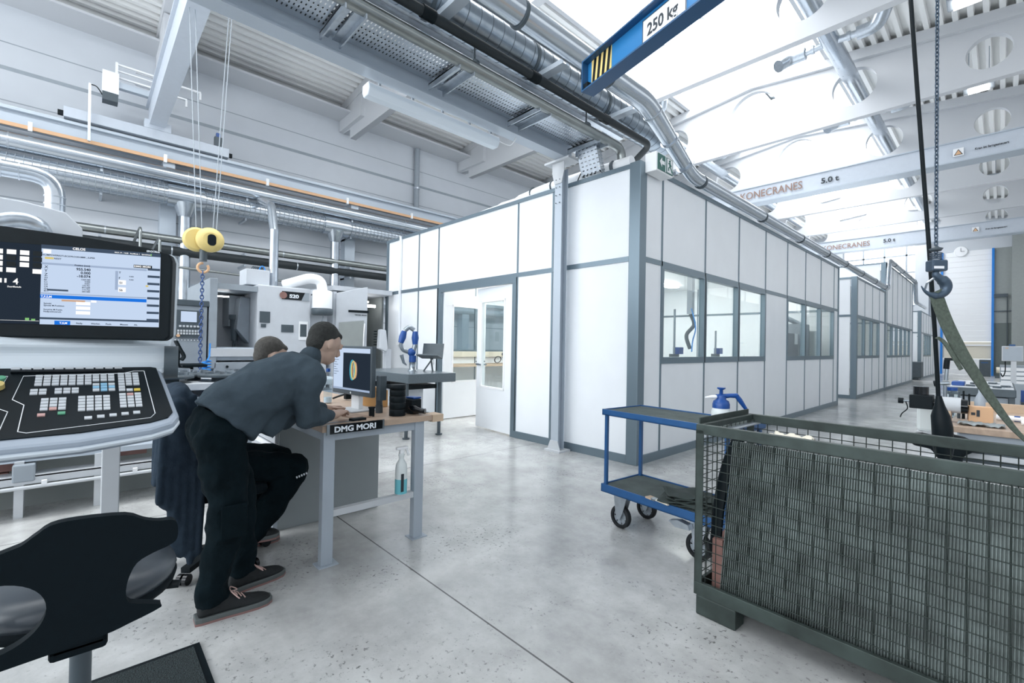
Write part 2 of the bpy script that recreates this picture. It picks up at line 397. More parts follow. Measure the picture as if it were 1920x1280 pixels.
# windows behind the camera (daylight on everything that faces back)
struct(MB().bx(XL, XR, YN-.3, YN, 0, 1.6).bx(XL, XR, YN-.3, YN, 7.6, 10.6), 'wall_near', 'wall_white')
struct(MB().bx(XL, XR, YN-.1, YN-.08, 1.6, 7.6), 'window_2', 'daywindow')
m = MB(); x = XL
while x < XR: m.bx(x-.05, x+.05, YN-.07, YN, 1.6, 7.6); x += 1.6
struct(m, 'trim_8', 'machine_mid')
# roof beams
names = ['nearest, half hidden by the grey crane bridge', 'second, ending above the long strip lamp', 'third, behind the blue jib arm', 'fourth, with a vent pipe through its round hole',
         'fifth, cut off by the nearer printed crane bridge', 'sixth, seen below the nearer printed crane bridge', 'seventh, the one above the farther crane bridge', 'last, just behind the farther crane bridge']
for i, nm in enumerate(names):
    y = 1.4+5*i
    b = thing('roof_beam', 'white concrete roof beam with round holes, '+nm, 'beam', (RID, y, 8.2), group='perforated roof beams')
    zb = 8.2
    out = [(-15.58, zb), (3.9, zb), (3.9, rz_(3.9)), (RID, 10.43), (-15.58, rz_(-15.58))]
    if i in (1, 2): out = [(-15.0, zb), (3.9, zb), (3.9, rz_(3.9)), (RID, 10.43), (-15.58, rz_(-15.58)), (-15.58, 8.55), (-15.0, 8.5)]
    hol = [(-5.83, 9.3, .76, .76), (-3.03, 9.14, .54, .54), (-8.63, 9.14, .54, .54), (-.28, 8.92, .42, .42), (-11.4, 8.92, .42, .42)] if i else []
    plate_holes(out, hol, (0, y+.09, 0), (1, 0, 0), (0, 0, 1), .2, 'web', 'beam_white', b)
    m = MB()
    for sx in (-1, 1):
        xe = -15.58 if sx < 0 else 3.9; n = (xe-RID)
        m.add([(RID, y-.16, 10.15), (RID, y+.3, 10.15), (RID, y+.3, 10.44), (RID, y-.16, 10.44), (xe, y-.16, rz_(xe)-.28), (xe, y+.3, rz_(xe)-.28), (xe, y+.3, rz_(xe)+.01), (xe, y-.16, rz_(xe)+.01)],
              [(0, 1, 2, 3), (7, 6, 5, 4), (0, 4, 5, 1), (1, 5, 6, 2), (2, 6, 7, 3), (3, 7, 4, 0)])
    m.build('top_flange', 'beam_white', b)
    if i < 4: MB().bx(-15.58, -13.9, y-.14, y+.28, 8.56, rz_(-15)-.2).build('end_block', 'beam_white', b)
# ceiling vent pipes running along the hall through the holes
for px, lab, y0, y1 in ((-3.03, 'silver ceiling vent pipe through the beam holes on the right', 9.0, 33), (-8.63, 'silver ceiling vent pipe through the beam holes on the left', 9.0, 33)):
    t = thing('ceiling_vent_pipe', lab, 'pipe', (px, y0, 9.2))
    MB().cyl((px, y0, 9.22), (px, y1, 9.22), .2, n=20).build('duct', 'duct', t)
    MB().tube(helix(px, 9.22, .2, y0, y1, .5, 10), .006, 4).build('seam', 'galv', t)
    for yb in (13.7, 18.7):
        for sd in (-1, 1):
            m = MB().cyl((px+sd*.15, yb, 9.18), (px+sd*.6, yb, 9.15), .08, n=12).cyl((px+sd*.35, yb, 9.17), (px+sd*.42, yb, 9.17), .11, n=12).tube(bend([(px+sd*.55, yb, 9.15), (px+sd*.95, yb, 9.15), (px+sd*1.12, yb-.25, 9.38 if sd > 0 else 8.95)], .22), .155, 16)
            m.build('nozzle', 'galv', t)
# hall lamps at the right
for i, (x, y) in enumerate(((-.55, 13.3), (-.5, 18.0), (-.45, 27.8))):
    t = thing('high_bay_lamp', ['square ceiling lamp nearest, at the top right', 'square ceiling lamp behind the nearest one', 'square ceiling lamp far down the hall'][i], 'lamp', (x, y, 8.85), group='high bay lamps')
    MB().box((x, y, 8.8), (.62, .5, .16)).build('housing', 'machine_mid', t, bevel=.02)
    MB().box((x, y, 8.7), (.42, .34, .05)).build('light_panel', 'led', t)
    MB().bar((x-.2, y, 8.9), (x-.2, y, 9.8), .02).bar((x+.2, y, 8.9), (x+.2, y, 9.8), .02).build('hanger', 'galv', t)
# ---------------------------------------------------------------- crane runway on the left wall
t = thing('crane_runway', 'long grey crane rail beam along the left wall with an orange power strip', 'rail', (-14.9, 10, 6))
MB().bx(-15.05, -14.75, YN, 40, 6.3, 6.36).bx(-14.93, -14.87, YN, 40, 6.02, 6.3).bx(-15.05, -14.75, YN, 40, 5.98, 6.02).build('beam', 'rail_grey', t)
MB().bx(-14.9, -14.86, YN, 40, 6.36, 6.41).build('rail', 'steel', t)
MB().bx(-14.76, -14.72, YN, 40, 5.93, 6.01).build('power_strip', 'orange', t)
for k in range(7):
    y = -1.0+k*2.4
    MB().bx(-14.77, -14.70, y, y+.07, 5.9, 6.1).build('clip', 'white', t)
for k in range(6):
    y = 1.4+k*5
    MB().bx(-15.6, -14.8, y, y+.25, 5.7, 5.98).prism([(-15.6, 5.0), (-15.3, 5.0), (-14.8, 5.7), (-15.6, 5.7)], (0, y+.2, 0), (1, 0, 0), (0, 0, 1), .15).build('bracket', 'rail_grey', t)
for k in range(5): MB().bx(-15.6, -15.25, 1.4+k*5, 1.75+k*5, 0, 5.7).build('column', 'rail_grey', t)
# near (unmarked) crane bridge
t = thing('crane_bridge', 'plain grey crane bridge standing on the left wall rail', 'crane', (-14.9, 1.2, 6.42))
MB().bx(-15.1, 3.9, 1.1, 1.42, 6.78, 7.3).build('girder', 'crane_grey', t)
MB().bx(-15.1, 3.9, 1.04, 1.48, 7.3, 7.33).build('top_flange', 'crane_grey', t)
MB().bx(-15.06, -14.74, -.45, 2.85, 6.44, 6.68).bx(-15.06, -14.74, 1.0, 1.55, 6.68, 6.9).build('end_carriage', 'crane_grey', t, bevel=.01)
for y in (-.5, 2.9): MB().box((-14.9, y, 6.55), (.1, .1, .1)).build('buffer', 'black', t)
MB().box((-14.6, .34, 7.42), (.3, .3, .5)).build('control_box', 'white', t)
MB().box((-14.6, .34, 7.08), (.28, .28, .2)).build('cable_box', 'machine_dark', t)
MB().bar((-14.6, -.01, 5.95), (-14.6, -.02, 7.3), .05).build('collector_arm', 'galv', t)
MB().tube(smooth([(-14.6, -.02, 7.28), (-14.6, .1, 7.27), (-14.6, .2, 7.12)]), .012, 6).build('cable', 'black', t)
MB().bx(-14.62, -14.58, .45, 1.15, 7.93, 7.97).bx(-14.62, -14.58, .42, 1.15, 7.78, 7.81).bx(-14.62, -14.58, .42, 1.15, 7.62, 7.66).bx(-14.65, -14.55, .42, .47, 7.3, 7.98).build('cable_rail', 'white', t); MB().bx(-14.65, -14.5, .45, 1.1, 7.36, 7.5).build('cable_carrier', 'rail_grey', t)
MB().bx(-14.7, -14.64, .8, 1.85, 7.62, 7.66).bx(-14.7, -14.64, 1.82, 1.86, 7.45, 7.62).bx(-14.7, -14.64, .8, 2.15, 7.92, 7.96).bx(-14.7, -14.64, 2.12, 2.16, 7.75, 7.92).build('cross_bar', 'white', t)
MB().box((-14.85, 2.6, 6.8), (.12, .18, .3)).build('drive_unit', 'machine_dark', t)
MB().box((-14.85, 2.6, 7.0), (.1, .1, .12)).build('motor_cap', 'plastic_blue', t)
# printed crane bridges
def bridge(y, nm, zs):
    z0, z1 = zs
    t = thing('crane_bridge', 'light grey five tonne crane bridge with maker lettering, '+nm, 'crane', (RID, y, z0), group='printed crane bridges')
    MB().bx(-15.1, 3.9, y, y+.45, z0, z1).build('girder', 'crane_grey', t)
    MB().bx(-15.1, 3.9, y-.05, y+.5, z0-.03, z0).bx(-15.1, 3.9, y-.05, y+.5, z1, z1+.03).build('flange', 'rail_grey', t)
    MB().bx(-15.06, -14.74, y-1.5, y+2, 6.44, 6.7).build('end_carriage', 'crane_grey', t)
    return t
t = bridge(17.4, 'the nearer of the two', (6.62, 7.14))
textfit('KONECRANES', 1.96, .36, (-6.54, 17.34, 6.75), (1, 0, 0), (0, 0, 1), 'brown_text', t, bold=.008)
textfit('5.0 t', .48, .24, (-4.05, 17.34, 6.77), (1, 0, 0), (0, 0, 1), 'dark_text', t, bold=.03)
textfit('Kran ist ferngesteuert', .62, .085, (-.54, 17.34, 6.81), (1, 0, 0), (0, 0, 1), 'dark_text', t, bold=.03)
MB().bx(-.965, -.755, 17.33, 17.345, 6.74, 6.95).build('warning_sign', 'white', t)
MB().prism([(-.09, 0), (.09, 0), (0, .16)], (-.86, 17.328, 6.765), (1, 0, 0), (0, 0, 1), .004).build('warning_triangle', 'dark_text', t)
MB().prism([(-.065, .013), (.065, .013), (0, .13)], (-.86, 17.322, 6.765), (1, 0, 0), (0, 0, 1), .004).build('triangle_field', 'orange', t)
t = bridge(31.2, 'the farther of the two', (6.98, 7.62))
textfit('KONECRANES', 2.2, .38, (-7.17, 31.14, 7.15), (1, 0, 0), (0, 0, 1), 'brown_text', t, bold=.008)
textfit('5.0 t', .5, .25, (-4.40, 31.14, 7.22), (1, 0, 0), (0, 0, 1), 'dark_text', t, bold=.03)
textfit('Kran ist ferngesteuert', .7, .09, (-.59, 31.14, 7.25), (1, 0, 0), (0, 0, 1), 'dark_text', t, bold=.03)
MB().bx(-1.05, -.81, 31.13, 31.145, 7.2, 7.43).build('warning_sign', 'white', t)
MB().prism([(-.1, 0), (.1, 0), (0, .18)], (-.93, 31.128, 7.225), (1, 0, 0), (0, 0, 1), .004).build('warning_triangle', 'dark_text', t)
MB().prism([(-.07, .014), (.07, .014), (0, .145)], (-.93, 31.122, 7.225), (1, 0, 0), (0, 0, 1), .004).build('triangle_field', 'orange', t)
# far wall clock
t = thing('wall_clock', 'round white clock above the far sectional door', 'clock', (-1.9, YF-.03, 7.98))
MB().lathe([(.33, 0), (.33, .06), (.3, .08)], (-1.9, YF, 7.98), 28, 'Y', Matrix.Rotation(math.pi, 4, 'Z')).build('dial', 'white', t)
MB().bx(-1.91, -1.89, YF-.1, YF-.09, 7.98, 8.2).build('clock_hand', 'dark_text', t); MB().bx(-1.9, -1.72, YF-.1, YF-.09, 7.97, 7.99).build('clock_hand', 'dark_text', t)
# ---------------------------------------------------------------- pipes of the left wall
def pipe_run(name, lab, x, z, r, y0, y1, m, ring=0, cat='pipe'):
    t = thing(name, lab, cat, (x, (y0+y1)/2, z))
    MB().cyl((x, y0, z), (x, y1, z), r, n=20).build('pipe', m, t)
    if ring:
        y = y0+.3
        while y < y1: MB().cyl((x, y, z), (x, y+.03, z), r*1.03, n=20).build('joint_ring', 'galv', t); y += ring
    y = y0+2.0
    while y < y1-8: MB().bx(XL+.005, x, y, y+.05, z-r-.06, z-r).build('bracket', 'galv', t); y += 3.1
    return t
pipe_run('air_duct', 'smooth silver air duct, the uppermost one below the crane rail', -14.75, 5.6, .19, -8, 30, 'duct', 3.2)
t = pipe_run('spiral_duct', 'wire wrapped insulated duct, beneath the smooth one', -14.85, 5.12, .25, -8, 30, 'duct', 0)
g = MB(); y = -3
while y < 12: g.cyl((-14.85, y, 5.12), (-14.85, y+.012, 5.12), .262, n=20, caps=False); y += .13
for a in range(0, 360, 24): g.cyl((-14.85+.262*math.cos(R(a)), -3, 5.12+.262*math.sin(R(a))), (-14.85+.262*math.cos(R(a)), 12, 5.12+.262*math.sin(R(a))), .005, n=4, caps=False)
g.build('wire_wrap', 'machine_mid', t)
for y in (1.9, 5.9, 9.9):
    MB().cyl((-14.85, y, 4.95), (-14.85, y, 4.6), .3, .16, 16).cyl((-14.85, y, 4.6), (-14.85, y, 2.4), .14, n=16).cyl((-14.85, y-.4, 5.12), (-14.85, y+.4, 5.12), .29, n=20).build('branch', 'duct', t)
pipe_run('steel_pipe', 'bundled pale steel pipes along the wall, above the black one', -14.8, 3.96, .1, -8, 30, 'steel_pipe', 4)
pipe_run('insulated_pipe', 'thick black insulated pipe along the wall', -14.8, 3.66, .12, -8, 30, 'dark_pipe', 3.1)
pipe_run('cable_channel', 'pale cable channel low on the wall, behind the machines', -15.3, 2.75, .14, -8, 30, 'rail_grey', 0)
t = thing('downpipe', 'grey rain downpipe on the left wall', 'pipe', (-15.45, 9.25, 6.4))
MB().cyl((-15.45, 9.25, 6.3), (-15.45, 9.25, 8.85), .1, n=14).build('pipe', 'machine_mid', t); MB().cyl((-15.45, 9.25, 7.3), (-15.45, 9.25, 7.36), .12, n=14).build('clamp', 'galv', t)
# small rails and loop pipes behind the hoist
t = thing('looped_conduit', 'thin steel conduit looping down in front of the black pipe', 'pipe', (-13.5, 1.5, 3.2))
MB().tube(bend([(-14.6, 1.2, 3.6), (-13.5, 1.25, 3.75), (-13.5, 1.25, 3.1), (-13.5, 4.2, 3.0)], .15), .03, 8).tube(bend([(-14.6, .85, 3.75), (-13.6, .9, 3.95), (-13.6, .9, 3.1)], .15), .03, 8).build('conduit', 'steel_pipe', t)
# opened hatch frames in the glazed roof strip
for k, (x, y) in enumerate(((-5.3, 17.6), (-4.9, 22.8))):
    t = thing('roof_hatch', ['dark framed roof hatch seen through the big hole of the fourth beam', 'dark framed roof hatch seen through the big hole of the fifth beam'][k], 'hatch', (x, y, 10.5), group='roof hatches')
    MB().bx(x-.55, x+.55, y-.6, y-.54, 10.5, 10.58).bx(x-.55, x+.55, y+.54, y+.6, 10.5, 10.58).bx(x-.55, x-.49, y-.6, y+.6, 10.5, 10.58).bx(x+.49, x+.55, y-.6, y+.6, 10.5, 10.58).build('frame', 'machine_dark', t)
    MB().bx(x-.3, x+.3, y-.35, y-.3, 10.5, 10.56).bx(x-.3, x-.26, y-.35, y+.35, 10.5, 10.56).build('opening_arm', 'machine_mid', t)
# ================================================================ modular cabins
def cabin(name, label, xf, y0, y1, zt, wins, front, front_m, zmid=2.39, xback=-8.9, pw=1.2, p0=5.17, ppost=True, door=None, zwin=(1.2, 2.33)):
    "cabin whose long side stands at x = xf from y0 to y1; front: y = y0 side"
    t = thing(name, label, 'cabin', (xf, y0, 0))
    fr = MB(); nb = 0
    ys = []; y = p0
    while y < y1-.25: ys.append(y); y += pw
    edges = [y0+.12]+ys+[y1]
    for a, b in zip(edges[:-1], edges[1:]):
        iswin = any(w0-.1 < (a+b)/2 < w1+.1 for w0, w1 in wins)
        MB().bx(xf-.06, xf-.01, a+.012, b-.012, zmid+.03, zt-.04).build('wall_panel', 'white_panel', t)
        if iswin:
            MB().bx(xf-.06, xf-.01, a+.012, b-.012, .1, zwin[0]-.04).build('wall_panel', 'white_panel', t)
            wf = MB().bx(xf-.07, xf+.006, a-.012, b+.012, zwin[0]-.04, zwin[0]+.04).bx(xf-.07, xf+.006, a-.012, b+.012, zwin[1], zmid-.03).bx(xf-.07, xf+.006, a-.012, a+.045, zwin[0]+.04, zwin[1]).bx(xf-.07, xf+.006, b-.045, b+.012, zwin[0]+.04, zwin[1]).build('window_frame', 'profile', t)
            MB().bx(xf-.045, xf-.04, a+.045, b-.045, zwin[0]+.04, zwin[1]).build('pane', 'glass', wf)
        else:
            MB().bx(xf-.06, xf-.01, a+.012, b-.012, .1, zmid-.03).build('wall_panel', 'white_panel', t)
    for y in ys: fr.bx(xf-.065, xf, y-.014, y+.014, .08, zt-.03)
    fr.bx(xf-.065, xf, y0, y1, zmid-.03, zmid+.03)
    fr.build('mullion', 'profile', t)
    MB().bx(xf-.07, xf+.01, y0, y1, 0, .1).build('baseboard', 'profile', t)
    MB().bx(xf-.08, xf+.012, y0, y1, zt-.05, zt).bx(xback, xf, y0-.01, y0+.07, zt-.05, zt).build('top_rail', 'profile', t)
    MB().bx(xf-.13, xf+.015, y0-.015, y0+.13, 0, zt+.01).build('corner_post', 'profile', t, bevel=.006)
    MB().bx(xf-.08, xf+.012, y1-.03, y1+.03, 0, zt).build('end_post', 'profile', t)
    MB().bx(xback, xf-.07, y1-.02, y1+.03, 0, zt).build('end_wall', 'white_panel', t)
    MB().bx(xback-.03, xback+.02, y0+.02, y1, 0, 1.2).bx(xback-.03, xback+.02, y0+.02, y1, 2.33, zt).build('back_wall', 'white_panel', t)
    bm = MB().bx(xback-.04, xback+.03, y0, y1, 1.17, 1.23).bx(xback-.04, xback+.03, y0, y1, 2.30, 2.37); y = y0+.05
    while y < y1+.1: bm.bx(xback-.035, xback+.026, y-.04, y+.04, 1.2, 2.33); y += 1.2
    bm.build('back_window_frame', 'profile', t); MB().bx(xback-.008, xback, y0+.02, y1, 1.2, 2.33).build('back_pane', 'glass', t)
    im = MB(); y = y0+1.2
    while y < y1-.3: im.bx(xback+.02, xback+.026, y-.014, y+.014, 0, zt-.3); y += 1.2
    for x in (-7.7, -6.5, -5.3, -4.1): im.bx(x-.014, x+.014, y1-.028, y1-.02, 0, zt-.3)
    im.bx(xback, xf-.1, y1-.03, y1-.02, 2.36, 2.42).build('inner_mullion', 'profile', t)
    MB().bx(xback, xf-.03, y0+.05, y1-.02, zt-.3, zt-.26).build('cabin_ceiling', 'white_panel', t)
    for k in range(int((y1-y0)/3)):
        for xx in (xf-1.6, xf-3.8): MB().box((xx, y0+1.5+3*k, zt-.33), (.25, 1.3, .05)).build('ceiling_light', 'interior_lamp', t)
    # front side
    for a, b, za, zb in front: MB().bx(a+.012, b-.012, y0+.01, y0+.06, za, zb).build('wall_panel', 'white_panel', t)
    f2 = MB()
    for a, b, za, zb in front_m: f2.bx(a, b, y0-(.004 if b-a > zb-za else 0), y0+.065, za, zb)
    f2.build('front_frame', 'profile', t)
    return t
zt = 3.5
xs = [-2.99, -4.195, -4.885, -6.955, -7.62, -8.82]
front = [(-4.195, -2.99, .1, 2.36), (-4.195, -2.99, 2.42, zt-.04), (-4.885, -4.195, .1, 2.36), (-4.885, -4.195, 2.42, zt-.04), (-6.955, -4.885, 2.42, zt-.04),
         (-7.62, -6.955, .1, 2.36), (-7.62, -6.955, 2.42, zt-.04), (-8.82, -7.62, .1, 2.36), (-8.82, -7.62, 2.42, zt-.04)]
fm = [(x-.014, x+.014, .08, zt) for x in xs[1:-1]]+[(-8.86, -2.95, 2.36, 2.42), (-8.86, -6.95, 0, .1), (-4.9, -2.95, 0, .1), (-8.9, -8.80, 0, zt),
      (-6.98, -6.86, 0, 2.42), (-4.985, -4.885, 0, 2.42), (-6.9, -4.9, 2.28, 2.36)]
cab = cabin('modular_office_cabin', 'big white panelled cabin with open double door and two window bands', -2.86, 4.64, 13.99, zt, [(5.17, 8.77), (9.97, 13.57)], front, fm)
# doors
def door_leaf(x, y, rzd, w, flip=False):
    T = Matrix.Translation((x, y, 0)) @ Matrix.Rotation(R(rzd), 4, 'Z')
    H = 2.27
    b = MB().bx(0, w, -.02, .02, .02, .68).bx(0, w, -.02, .02, 2.05, H).bx(0, .2, -.02, .02, .68, 2.05).bx(w-.12, w, -.02, .02, .68, 2.05)
    d = b.T(T).build('door_leaf', 'white_panel', cab, bevel=.003)
    MB().bx(.18, .21, -.028, .028, .66, 2.07).bx(w-.14, w-.11, -.028, .028, .66, 2.07).bx(.18, w-.11, -.028, .028, .66, .69).bx(.18, w-.11, -.028, .028, 2.04, 2.07).T(T).build('window_frame', 'white', d)
    MB().bx(.2, w-.12, -.003, .003, .68, 2.05).T(T).build('pane', 'glass', d)
    MB().bx(w-.07, w-.04, -.06, .06, 1.02, 1.05).bx(w-.17, w-.04, -.065, -.05, 1.02, 1.045).bx(w-.17, w-.04, .05, .065, 1.02, 1.045).T(T).build('door_handle', 'steel', d)
door_leaf(-4.99, 4.68, 175, .94)
door_leaf(-6.84, 4.70, 91, .98)
MB().bx(-7.12, -7.04, 4.615, 4.64, 1.0, 1.22).build('switch_plate', 'white', cab)
MB().bx(-8.3, -8.26, 4.6, 4.64, 1.35, zt).build('cable_duct', 'white_panel', cab); MB().bx(-8.36, -8.18, 4.59, 4.64, 1.32, 1.38).build('socket', 'white', cab)
# things inside
t = thing('workbench', 'pale bench inside the cabin, seen through the door panes', 'bench', (-8.5, 7.2, 0))
MB().bx(-8.85, -8.15, 5.6, 9.0, .86, .90).build('bench_top', 'wood_pale', t)
for y in (5.7, 8.8): MB().bx(-8.8, -8.2, y, y+.06, 0, .86).build('leg', 'paint_grey', t)
MB().bx(-8.87, -8.80, 5.2, 9.4, 1.06, 1.19).build('cable_trunking', 'brush_white', t)
t = thing('cordless_drill', 'dark cordless drill standing on the bench behind the right door pane', 'drill', (-8.5, 7.75, .90))
MB().box((-8.5, 7.75, .94), (.09, .12, .08)).build('battery', 'black', t); MB().tube([(-8.5, 7.75, .97), (-8.5, 7.73, 1.10)], .028, 8).build('grip', 'machine_dark', t)
MB().tube([(-8.5, 7.62, 1.13), (-8.5, 7.78, 1.13), (-8.5, 7.90, 1.13)], [.038, .034, .014], 10).build('body', 'machine_dark', t)
t = thing('coiled_cable', 'black coiled cable lying on the bench left of the drill', 'cable', (-8.5, 7.4, .9))
m = MB()
m.tube([(-8.45+.02*math.sin(k*.5), 7.42+.11*math.cos(R(k*30)), 1.0+.08*math.sin(R(k*30))) for k in range(36)], .009, 6).build('cable', 'black', t)
for x, y, zz, lb, h in ((-3.25, 6.25, 1.02, 'dark measuring stand just inside the first cabin window', .75), (-3.4, 8.0, 1.02, 'blue and grey instrument head behind the middle of the window', .5)):
    t = thing('measuring_stand', lb, 'instrument', (x, y, 0))
    MB().bx(x-.25, x+.25, y-.3, y+.3, 0, zz+.15).build('cabinet', 'paint_grey', t)
    MB().cyl((x, y, zz+.15), (x, y, zz+.25), .07).build('base', 'machine_dark', t); MB().cyl((x, y, zz+.25), (x, y, zz+.15+h), .015).build('post', 'steel', t)
    MB().box((x, y+.12, zz+.3), (.1, .12, .1)).build('head', 'plastic_blue', t)
t = thing('cable_drop', 'grey cable drop hanging behind the first cabin window', 'cable', (-4.0, 8.3, 1.3))
MB().bx(-4.05, -3.95, 8.25, 8.35, 2.0, 3.2).build('column', 'machine_mid', t); MB().tube(smooth([(-4.0, 8.3, 2.0), (-3.96, 8.36, 1.8), (-4.05, 8.25, 1.6), (-4.0, 8.3, 1.35)]), .035, 8).build('cable_bundle', 'machine_dark', t)
MB().tube(smooth([(-3.96, 8.25, 2.1), (-3.9, 8.3, 1.75), (-4.0, 8.4, 1.5), (-3.92, 8.2, 1.3)]), .012, 6).build('hose', 'air_blue', t)
t = thing('milling_machine', 'white and grey machine seen behind the second window band', 'machine', (-3.4, 12.6, 0))
MB().bx(-3.75, -3.25, 12.55, 13.05, 0, 2.0).build('cover', 'machine_mid', t, bevel=.02); MB().bx(-3.55, -3.15, 13.1, 13.6, 0, 1.85).build('side_cover', 'white', t, bevel=.03)
MB().bx(-3.75, -3.35, 11.7, 12.5, 0, 1.75).build('control_cabinet', 'machine_dark', t); MB().bx(-3.345, -3.33, 12.2, 12.4, 1.5, 1.75).build('paper_sheet', 'white', t)
MB().tube(bend([(-3.75, 11.7, 2.15), (-3.6, 12.4, 2.15), (-3.4, 12.75, 2.0)], .1), .06, 10).build('hose', 'galv', t)
# cabins further down
c2 = cabin('modular_office_cabin', 'second white cabin down the row, with a taller rear half', -2.86, 16.1, 20.7, 3.5, [(16.1, 19.7)], [(-8.9, -4.2, .1, 2.36), (-8.9, -4.2, 2.42, 3.46), (-4.2, -3.0, .1, 2.36), (-4.2, -3.0, 2.42, 3.46)], [(-8.9, -2.95, 2.36, 2.42), (-8.9, -2.95, 0, .1), (-4.215, -4.185, 0, 3.5)], p0=17.3)
c3 = cabin('modular_office_cabin', 'taller white cabin joined behind the second one', -2.86, 20.76, 28.0, 4.55, [(21.2, 27.2)], [(-8.9, -3.0, .1, 2.36), (-8.9, -3.0, 2.42, 4.5)], [(-8.9, -2.95, 2.36, 2.42), (-8.9, -2.95, 0, .1)], p0=21.2)
c4 = cabin('modular_office_cabin', 'last white cabin, small in the distance by the gate', -2.86, 31.2, 38.4, 3.5, [(32.4, 36.0)], [(-8.9, -3.0, .1, 2.36), (-8.9, -3.0, 2.42, 3.46)], [(-8.9, -2.95, 2.36, 2.42), (-8.9, -2.95, 0, .1)], p0=32.4)
t = thing('metal_skip', 'dark metal crate stacked in the gap before the last cabin', 'crate', (-3.3, 30.6, 0))
MB().bx(-3.6, -2.75, 30.2, 31.1, .12, .9).build('tub', 'machine_dark', t, bevel=.02); MB().bx(-3.5, -3.35, 30.3, 31.0, 0, .12).bx(-3.0, -2.85, 30.3, 31.0, 0, .12).build('skid', 'machine_dark', t)
t = thing('machine_with_screen', 'dark machine with a screen seen behind the second cabin windows', 'machine', (-4.3, 18.2, 0))
MB().bx(-4.6, -4.0, 17.6, 18.9, 0, 1.55).build('body', 'machine_dark', t, bevel=.02); MB().bx(-3.99, -3.98, 17.8, 18.7, 1.28, 1.45).build('panel', 'machine_mid', t)
t = thing('blue_cabinet', 'blue cabinet behind the windows of the taller cabin', 'cabinet', (-4.2, 22.6, 0))
MB().bx(-4.6, -3.9, 21.8, 22.8, 0, 1.7).build('body', 'blue', t, bevel=.02); MB().bx(-3.89, -3.87, 22.2, 22.25, .8, 1.1).build('handle', 'steel', t)
# ================================================================ exit sign, column, overhead line
t = thing('exit_sign', 'green and white emergency exit sign on the cabin corner', 'sign', (-2.72, 4.9, 3.5))
MB().bx(-2.85, -2.70, 4.72, 5.1, 3.38, 3.6).build('housing', 'white', t, bevel=.01)
MB().bx(-2.70, -2.692, 4.74, 5.08, 3.40, 3.58).build('sign_face', 'exit_green', t)
MB().bx(-2.692, -2.688, 4.905, 4.915, 3.40, 3.58).prism([(0, 0), (.05, .055), (.05, .02), (.11, .02), (.11, -.02), (.05, -.02), (.05, -.055)], (-2.69, 4.77, 3.49), (0, 1, 0), (0, 0, 1), .004).build('arrow', 'white', t)
MB().prism([(0, 0), (.12, 0), (.12, .16), (0, .16)], (-2.69, 4.94, 3.41), (0, 1, 0), (0, 0, 1), .002).build('door_symbol', 'white', t)
MB().ball((-2.685, 4.99, 3.545), .013, 8).tube([(-2.686, 4.99, 3.53), (-2.686, 5.0, 3.485)], .011, 6).tube([(-2.686, 5.0, 3.485), (-2.686, 4.965, 3.46), (-2.686, 4.965, 3.43)], .007, 6).tube([(-2.686, 5.0, 3.485), (-2.686, 5.03, 3.455), (-2.686, 5.05, 3.42)], .007, 6).tube([(-2.686, 4.96, 3.515), (-2.686, 4.995, 3.52), (-2.686, 5.03, 3.495)], .006, 6).build('running_figure', 'exit_green', t)
t = thing('support_column', 'light grey steel column with splayed top in front of the cabin', 'column', (-3.93, 4.5, 0))
MB().bx(-3.99, -3.87, 4.44, 4.45, .02, 3.66).bx(-3.99, -3.87, 4.55, 4.56, .02, 3.66).bx(-3.935, -3.925, 4.45, 4.55, .02, 3.66).build('shaft', 'rail_grey', t)
MB().bx(-4.06, -3.80, 4.39, 4.61, 0, .025).build('base_plate', 'paint_grey', t)
MB().prism([(-.06, .14), (.06, .14), (.11, .02), (-.11, .02)], (-3.93, 4.44, 0), (1, 0, 0), (0, 0, 1), .012).build('foot_gusset', 'paint_grey', t)
MB().bx(-4.13, -3.72, 4.38, 4.62, 3.72, 3.745).prism([(-.06, 3.45), (.06, 3.45), (.1, 3.6), (.1, 3.72), (-.1, 3.72), (-.1, 3.6)], (-3.93, 4.438, 0), (1, 0, 0), (0, 0, 1), .012).build('head_plate', 'paint_grey', t)
m = MB()
for k in range(4):
    for sx in (-.03, .03): m.cyl((-3.93+sx, 4.424, 3.2+.1*k), (-3.93+sx, 4.43, 3.2+.1*k), .008, n=8)
m.build('bolt', 'machine_dark', t)
t = thing('overhead_beam', 'grey steel beam carrying the cable tray, resting on the column', 'beam', (-3.87, 1, 3.75))
MB().bx(-3.94, -3.78, -5, 4.6, 3.747, 3.76).bx(-3.94, -3.78, -5, 4.6, 3.93, 3.94).bx(-3.866, -3.854, -5, 4.6, 3.76, 3.93).build('beam', 'rail_grey', t)
for k in range(8):
    y = 4.43-1.03*k
    MB().bx(-3.78, -3.28, y, y+.012, 3.79, 3.85).bx(-3.78, -3.28, y, y+.07, 3.838, 3.85).bx(-3.78, -3.28, y+.16, y+.172, 3.79, 3.85).bx(-3.78, -3.28, y+.1, y+.172, 3.838, 3.85).build('cross_bracket', 'galv', t)
